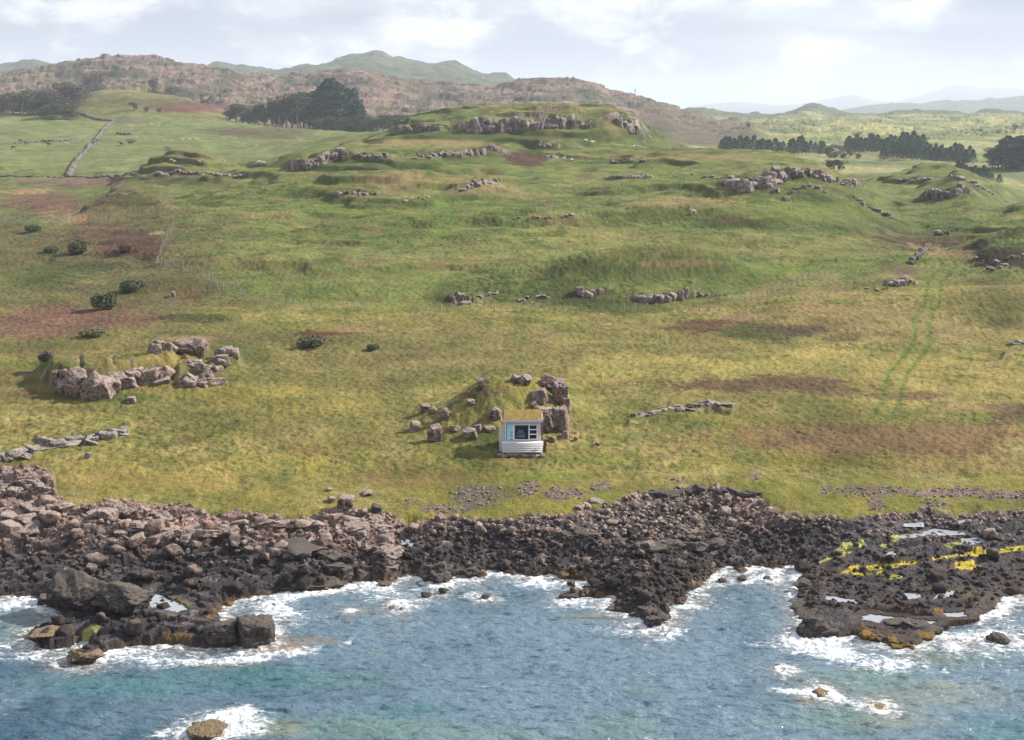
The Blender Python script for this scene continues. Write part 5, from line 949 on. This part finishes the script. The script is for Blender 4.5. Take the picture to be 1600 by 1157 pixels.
def mast(label, px, py, hpx):
    g_ = ground_at(px, py); m1 = g_.y/2200; h_ = hpx*m1; root = bpy.data.objects.new('radio_mast', None); sc.collection.objects.link(root); root.location = g_; tag(root, label, 'mast')
    w_ = h_*.09; parts_ = []
    for a in range(3):
        an = a*2.094; parts_.append(tube([(math.cos(an)*w_, math.sin(an)*w_, -1), (math.cos(an)*w_*.35, math.sin(an)*w_*.35, h_)], [h_*.022, h_*.016], 5))
    for k_ in range(6):
        z_ = h_*(k_+.5)/6; r_ = w_*(1-.65*z_/h_); parts_.append(tube([(0, 0, z_-h_*.012), (0, 0, z_+h_*.012)], [r_*1.1, r_*1.1], 6))
    mesh_obj('lattice', *join(parts_), pole_m, root); mesh_obj('antenna', *join([tube([(w_*.6*c, 0, h_*.86), (w_*.6*c, 0, h_*1.06)], [h_*.018, h_*.018], 5) for c in (-1, 1)]), pole_m, root)
mast('thin dark mast on the skyline of the brown moor', 992, 158, 14)

# ------------------------------------------------------------------ sheep and cattle
wool_m, t, b = new_mat('wool', .95); b.inputs['Base Color'].default_value = (.62, .58, .5, 1); hide_m, t, b = new_mat('dark_hide', .8); b.inputs['Base Color'].default_value = (.05, .028, .02, 1)
def beast_mesh(L_, cow, mat, head_down):
    """one skin over a chain of joints: trunk, neck, head, four jointed legs, tail; length L_ in metres"""
    bm = bmesh.new(); sl = bm.verts.layers.skin.verify(); h_ = L_*(.62 if cow else .55)
    def v(x, y, z, r_, r2=None):
        q = bm.verts.new((x*L_, y*L_, z*L_)); q[sl].radius = (r_*L_, (r2 or r_)*L_); return q
    zb = h_/L_
    b0 = v(-.42, 0, zb, .17); b1_ = v(-.1, 0, zb-.01, .21); b2_ = v(.25, 0, zb, .19); nk = v(.46, 0, zb+(.02 if head_down else .16), .09)
    hd = v(.56, 0, zb-.30 if head_down else zb+.26, .065); mz = v(.68 if not head_down else .62, 0, zb-.42 if head_down else zb+.2, .045); b0[sl].use_root = True
    for a, c in ((b0, b1_), (b1_, b2_), (b2_, nk), (nk, hd), (hd, mz)): bm.edges.new((a, c))
    tl = v(-.56, 0, zb-.05, .025); t2 = v(-.58, 0, zb-.25, .02); bm.edges.new((b0, tl)); bm.edges.new((tl, t2))
    for s_ in (-1, 1):
        for bx, root_, kx in ((-.40, b0, -.05), (.28, b2_, .02)):
            k1 = v(bx, s_*.1, zb*.62, .055); k2 = v(bx+kx, s_*.1, zb*.34, .032); k3 = v(bx, s_*.1, 0, .03); bm.edges.new((root_, k1)); bm.edges.new((k1, k2)); bm.edges.new((k2, k3))
    me = bpy.data.meshes.new('beast'); bm.to_mesh(me); bm.free(); o = bpy.data.objects.new('beast', me); sc.collection.objects.link(o)
    m1 = o.modifiers.new('skin', 'SKIN'); m1.use_smooth_shade = True; m2 = o.modifiers.new('sub', 'SUBSURF'); m2.levels = 1; m2.render_levels = 1
    dg = bpy.context.evaluated_depsgraph_get(); me2 = bpy.data.meshes.new_from_object(o.evaluated_get(dg)); me2.materials.clear(); me2.materials.append(mat); bpy.data.objects.remove(o); return me2
sheep_me = [beast_mesh(1.3, False, wool_m, True), beast_mesh(1.3, False, wool_m, False)]; cow_me = [beast_mesh(2.3, True, hide_m, True), beast_mesh(2.3, True, hide_m, False)]
def animal(nm, mes, px, py, label, group):
    g_ = ground_at(px, py); o = bpy.data.objects.new(nm, rr.choice(mes)); sc.collection.objects.link(o); o.location = (g_.x, g_.y, height(g_.x, g_.y)-.03); o.rotation_euler.z = rr.choice([0, math.pi])+rr.uniform(-.6, .6); tag(o, label, nm if nm == 'sheep' else 'cow', group)
for lst, lab, gr in [([(102,225),(106,226),(109,226)], 'white sheep grazing just left of the broad field wall', 'sheep left of the field wall'), ([(203,199),(206,199),(225,196),(234,196),(237,195),(248,199)], 'white sheep in the small flock below the green knoll', 'sheep below the green knoll'),
    ([(213,217),(226,218),(242,217),(254,222),(265,222),(268,221),(283,218),(287,218),(285,220),(304,218),(306,219),(310,220),(304,211),(296,219),(363,218),(368,217),(349,219),(258,221)], 'white sheep in the scattered flock across the middle of the left field', 'main flock in the left field'),
    ([(268,255),(273,255),(312,255),(349,254)], 'white sheep in the line of four beyond the isolated mound', 'sheep beyond the isolated mound'), ([(401,230),(426,223),(446,222),(434,228)], 'white sheep in the field corner below the woodland', 'sheep below the woodland'), ([(403,255),(407,255),(412,256)], 'white sheep in the tight three left of the green hill', 'sheep left of the green hill'),
    ([(915,223),(924,227),(927,226)], 'white sheep in the group of three under the right end of the hilltop cliffs', 'sheep under the hilltop'), ([(990,231),(998,231)], 'white sheep, one of two on the skyline ledge right of the hilltop', 'sheep on the ledge'), ([(881,250),(893,252)], 'white sheep, one of two by the low crag beneath the hilltop', 'sheep by the low crag'), ([(1083,337)], 'single white sheep on the open lower hillside', None)]:
    for p in lst: animal('sheep', sheep_me, *p, lab, gr)
for lst, lab, gr in [([(33,224),(41,227),(21,234)], 'dark cow grazing at the far left of the left field', 'cattle at the far left'), ([(69,224),(73,226),(78,225),(76,228)], 'dark cow in the close group by the cross wall', 'cattle by the cross wall'), ([(148,225),(152,224),(145,227)], 'dark cow standing against the broad field wall', 'cattle against the field wall'), ([(190,229),(203,226),(206,227)], 'dark cow out in the field right of the broad wall', 'cattle right of the wall')]:
    for p in lst: animal('cow', cow_me, *p, lab, gr)

# ------------------------------------------------------------------ the hut
def wood_mat(name, c1_, c2_, ax=2, sc_=6.):
    m, t, b = new_mat(name, .75, .25); g_ = nd(t, 'ShaderNodeTexCoord'); mp = nd(t, 'ShaderNodeMapping'); v = [30, 30, 30]; v[ax] = 1.5; mp.inputs['Scale'].default_value = v; t.links.new(g_.outputs['Object'], mp.inputs[0])
    n_ = tnoise(t, .5, 5, .65, vec=mp.outputs[0]); t.links.new(tramp(t, n_.outputs[0], [(.3, c1_), (.7, c2_)]).outputs[0], b.inputs['Base Color']); return m
hw_m = wood_mat('weathered_grey_boards', (.44, .42, .44), (.62, .59, .62)); hd_m = wood_mat('silvered_deck_boards', (.62, .60, .60), (.80, .78, .78), 0); wh_m = wood_mat('white_painted_trim', (.66, .67, .7), (.76, .77, .8))
cy_m = wood_mat('pale_blue_painted_panel', (.30, .60, .68), (.36, .66, .74)); br_m = wood_mat('brown_stained_board', (.12, .07, .06), (.24, .15, .13)); in_m, t, b = new_mat('dim_interior', .9); b.inputs['Base Color'].default_value = (.10, .09, .09, 1)
gl_m, t, b = new_mat('window_glass', .02, .5); b.inputs['Base Color'].default_value = (.8, .9, .9, 1); b.inputs['Transmission Weight'].default_value = 1; b.inputs['IOR'].default_value = 1.3
tf_m, t, b = new_mat('roof_turf', .95); g_ = nd(t, 'ShaderNodeNewGeometry'); n_ = tnoise(t, 5, 5, .7, vec=g_.outputs['Position']); t.links.new(tramp(t, n_.outputs[0], [(.3, T_(120, 116, 50)), (.5, T_(178, 152, 80)), (.7, T_(206, 178, 104))]).outputs[0], b.inputs['Base Color']); tbump(t, b, n_.outputs[0], .8, .2)
dk_m, t, b = new_mat('dark_iron', .6); b.inputs['Base Color'].default_value = (.03, .035, .04, 1)
hut = bpy.data.objects.new('hut', None); sc.collection.objects.link(hut); hz = 4.92; hut.location = (hutx, 134.7, hz); tag(hut, 'small grey boarded hut with turf roof and big window, set in the bank', 'hut')
def boxes(name, bl, mat, parent, bev=.0):
    bm = bmesh.new()
    for (x0, x1, y0, y1, z0, z1) in bl:
        r_ = bmesh.ops.create_cube(bm, size=1, matrix=Matrix.Translation(((x0+x1)/2, (y0+y1)/2, (z0+z1)/2))@Matrix.Diagonal((x1-x0, y1-y0, z1-z0, 1)))
    if bev: bmesh.ops.bevel(bm, geom=bm.edges[:], offset=bev, segments=1, affect='EDGES')
    me = bpy.data.meshes.new(name); bm.to_mesh(me); bm.free(); me.materials.append(mat); o = bpy.data.objects.new(name, me); sc.collection.objects.link(o); o.parent = parent; return o
DT = 1.42; WY = .85; XL, XR = -1.70, 1.80; ZT = DT+1.98
def board_run(x0, x1, y0, y1, z0, z1, w_=.14):
    n_ = max(1, round((x1-x0)/w_)); s_ = (x1-x0)/n_; return [(x0+i*s_+.006, x0+(i+1)*s_-.006, y0+rr.uniform(0, .012), y1, z0, z1) for i in range(n_)]
boxes('front_wall', board_run(XL+.1, -1.56, WY, WY+.08, DT, ZT)+board_run(1.50, XR-.1, WY, WY+.08, DT, ZT)+board_run(-1.55, 1.49, WY, WY+.08, DT+1.66, ZT, .2)+[(-1.55, 1.49, WY, WY+.08, DT, DT+.07)], hw_m, hut)
boxes('left_wall', [(XL, XL+.08, WY+.09+i*.17, WY+.25+i*.17, .4, ZT) for i in range(17)], hw_m, hut); boxes('right_wall', [(XR-.08, XR, WY+.09+i*.17, WY+.25+i*.17, .4, ZT) for i in range(17)], br_m, hut)
boxes('back_wall', [(XL+.085, XR-.085, 3.78, 3.86, .4, ZT)], in_m, hut); boxes('floor', [(XL+.085, XR-.085, WY+.085, 3.77, DT-.1, DT-.02)], in_m, hut)
boxes('left_wing_wall', [(-2.28+i*.135, -2.155+i*.135, WY+.12+rr.uniform(0, .015), WY+.17, .35, DT+1.32) for i in range(4)]+[(-2.30, -1.74, WY+.09, WY+.19, DT+1.33, DT+1.40)], hw_m, hut)
boxes('right_side_board', [(XR+.10, XR+.26, WY+.2, WY+.3, .8, DT+1.85)], br_m, hut)
boxes('corner_trim', [(XL, XL+.09, WY-.03, WY+.06, DT, ZT)], wh_m, hut); boxes('corner_trim', [(XR-.09, XR, WY-.03, WY+.06, DT, ZT)], wh_m, hut)
pn = boxes('pale_blue_door', [(-1.53, -.93, WY-.012, WY+.06, DT+.07, DT+1.65)], cy_m, hut); boxes('hinge', [(-1.12, -.94, WY-.035, WY-.013, DT+z, DT+z+.09) for z in (.12, .5, .84)], dk_m, pn)
boxes('door_trim', [(-.93, -.83, WY-.02, WY+.06, DT+.07, DT+1.65)], wh_m, hut)
w1 = boxes('large_window', [(-.83, -.75, WY-.03, WY+.07, DT+.07, DT+1.65), (.62, .72, WY-.03, WY+.07, DT+.07, DT+1.65), (-.75, .62, WY-.03, WY+.07, DT+.07, DT+.15), (-.75, .62, WY-.03, WY+.07, DT+1.58, DT+1.65)], wh_m, hut); boxes('pane', [(-.75, .62, WY+.02, WY+.03, DT+.15, DT+1.58)], gl_m, w1)
w2 = boxes('three_light_window', [(1.42, 1.50, WY-.03, WY+.07, DT+.07, DT+1.65)]+[(.72, 1.42, WY-.03, WY+.07, DT+z, DT+z+.09) for z in (.12, .62, 1.10)]+[(.72, 1.42, WY-.03, WY+.07, DT+1.56, DT+1.64)], wh_m, hut)
for z in (.21, .71, 1.19): boxes('pane', [(.72, 1.42, WY+.02, WY+.03, DT+z, DT+z+(.41 if z < .7 else .39 if z < 1 else .37))], gl_m, w2)
# roof: deck boards, fascia, turf
boxes('roof_deck', [(-2.0, 2.02, .62, 4.1, ZT+.005, ZT+.09)], br_m, hut); boxes('fascia', [(-2.04, 2.06, .54, .615, ZT-.04, ZT+.20)], hw_m, hut); boxes('side_fascia', [(-2.04, -2.005, .62, 4.1, ZT-.02, ZT+.18)], hd_m, hut); boxes('side_fascia', [(2.025, 2.06, .62, 4.1, ZT-.02, ZT+.18)], hd_m, hut)
gx_, gy_ = np.meshgrid(np.linspace(-1.98, 2.0, 60), np.linspace(.60, 4.4, 50)); gz_ = ZT+.24+.05*fbm(gx_, gy_, .5, 3, 77)+.03*fbm(gx_, gy_, .15, 2, 78)+(gy_-.6)*.055-.16*sstep(1.86, 2.0, np.abs(gx_-.01))-.12*sstep(.75, .60, gy_)*0
gy_[0] = .66; top = np.stack([gx_, gy_, gz_], -1).reshape(-1, 3); skirt = np.stack([gx_[0], np.full(60, .64), np.full(60, ZT+.095)], -1)
Vt = np.vstack([top, skirt]); Ft = grid_faces(50, 60).tolist()+[[3000+i+1, 3000+i, i, i+1][::-1] for i in range(59)]; mesh_obj('turf', Vt, np.array(Ft), tf_m, hut, smooth=True)
# balcony box of pale boards, flaring outwards to its rail
def flare_board(z0, z1, f0, f1_, th=.05):
    w0, w1_ = 1.95+f0, 1.95+f1_; y0, y1 = -f0, -f1_
    return [(-w0, y0, z0), (w0, y0, z0), (w1_, y1, z1), (-w1_, y1, z1), (-w0, y0+th, z0), (w0, y0+th, z0), (w1_, y1+th, z1), (-w1_, y1+th, z1)]
V = []; Fc = []; q4 = [(0, 1, 2, 3), (5, 4, 7, 6), (3, 2, 6, 7), (1, 0, 4, 5), (4, 0, 3, 7), (1, 5, 6, 2)]
for i in range(5):
    k_ = len(V); V += flare_board(.42+i*.19, .42+i*.19+.178, i*.024, i*.024+.02); Fc += [tuple(a+k_ for a in f) for f in q4]
mesh_obj('balcony_front', V, Fc, hd_m, hut); boxes('balcony_side', [(-1.93, -1.89, .06, WY-.01, .42+i*.19, .58+i*.19) for i in range(5)]+[(1.89, 1.93, .06, WY-.01, .42+i*.19, .58+i*.19) for i in range(5)], hd_m, hut)
boxes('deck', [(-2.02, 2.06, -.13+i*.155, .015+i*.155, DT-.04, DT) for i in range(6)], hd_m, hut)
boxes('post', [(-1.88, -1.80, .10, .18, 0, .41)], br_m, hut); boxes('post', [(1.80, 1.88, .10, .18, 0, .41)], br_m, hut); boxes('underfloor', [(-1.8, 1.8, .25, .35, .1, .42)], br_m, hut)
bits = [(rr.choice(protos3), (rr.uniform(.16, .34), rr.uniform(.16, .3), rr.uniform(.14, .24)), rotm(0, 0, rr.uniform(0, 6)), (rr.uniform(-2.3, 2.15), rr.uniform(-.45, .15), rr.uniform(.05, .25))) for _ in range(70)]
fd = lump(bits, crag_m, 'stone_footing', (0, 0, 0)); fd.parent = hut
# chair seen through the window
ch = bpy.data.objects.new('armchair', None); sc.collection.objects.link(ch); ch.location = (hutx-.15, 134.7+WY+.9, hz+DT-.02); tag(ch, 'pale blue armchair seen through the big window of the hut', 'chair'); ch_m, t, b = new_mat('pale_blue_cloth', .9); b.inputs['Base Color'].default_value = (.35, .5, .55, 1)
boxes('seat', [(-.3, .3, -.3, .3, .2, .45)], ch_m, ch, .03); boxes('backrest', [(-.3, .3, .31, .45, .2, .85)], ch_m, ch, .03); boxes('armrest', [(-.42, -.31, -.3, .4, .12, .6)], ch_m, ch, .02); boxes('armrest', [(.31, .42, -.3, .4, .12, .6)], ch_m, ch, .02)
for sx_ in (-.25, .25):
    for sy_ in (-.25, .25): boxes('leg', [(sx_-.03, sx_+.03, sy_-.03, sy_+.03, 0, .195)], br_m, ch)

# ------------------------------------------------------------------ haze over the whole place
hz_m = bpy.data.materials.new('haze_air'); hz_m.use_nodes = True; t = hz_m.node_tree; t.nodes.clear(); ov = t.nodes.new('ShaderNodeOutputMaterial'); pv_ = t.nodes.new('ShaderNodeVolumePrincipled')
pv_.inputs['Color'].default_value = (.80, .88, 1.0, 1); pv_.inputs['Density'].default_value = 9.5e-5; pv_.inputs['Anisotropy'].default_value = .1; t.links.new(pv_.outputs[0], ov.inputs['Volume'])
zt_ = float(Z.max())+60; hb_ = boxes('haze', [(-16000, 16000, -300, 27000, -6, zt_)], hz_m, None); tag(hb_, 'pale blue sea haze between us and the far hills', 'haze', kind='stuff')
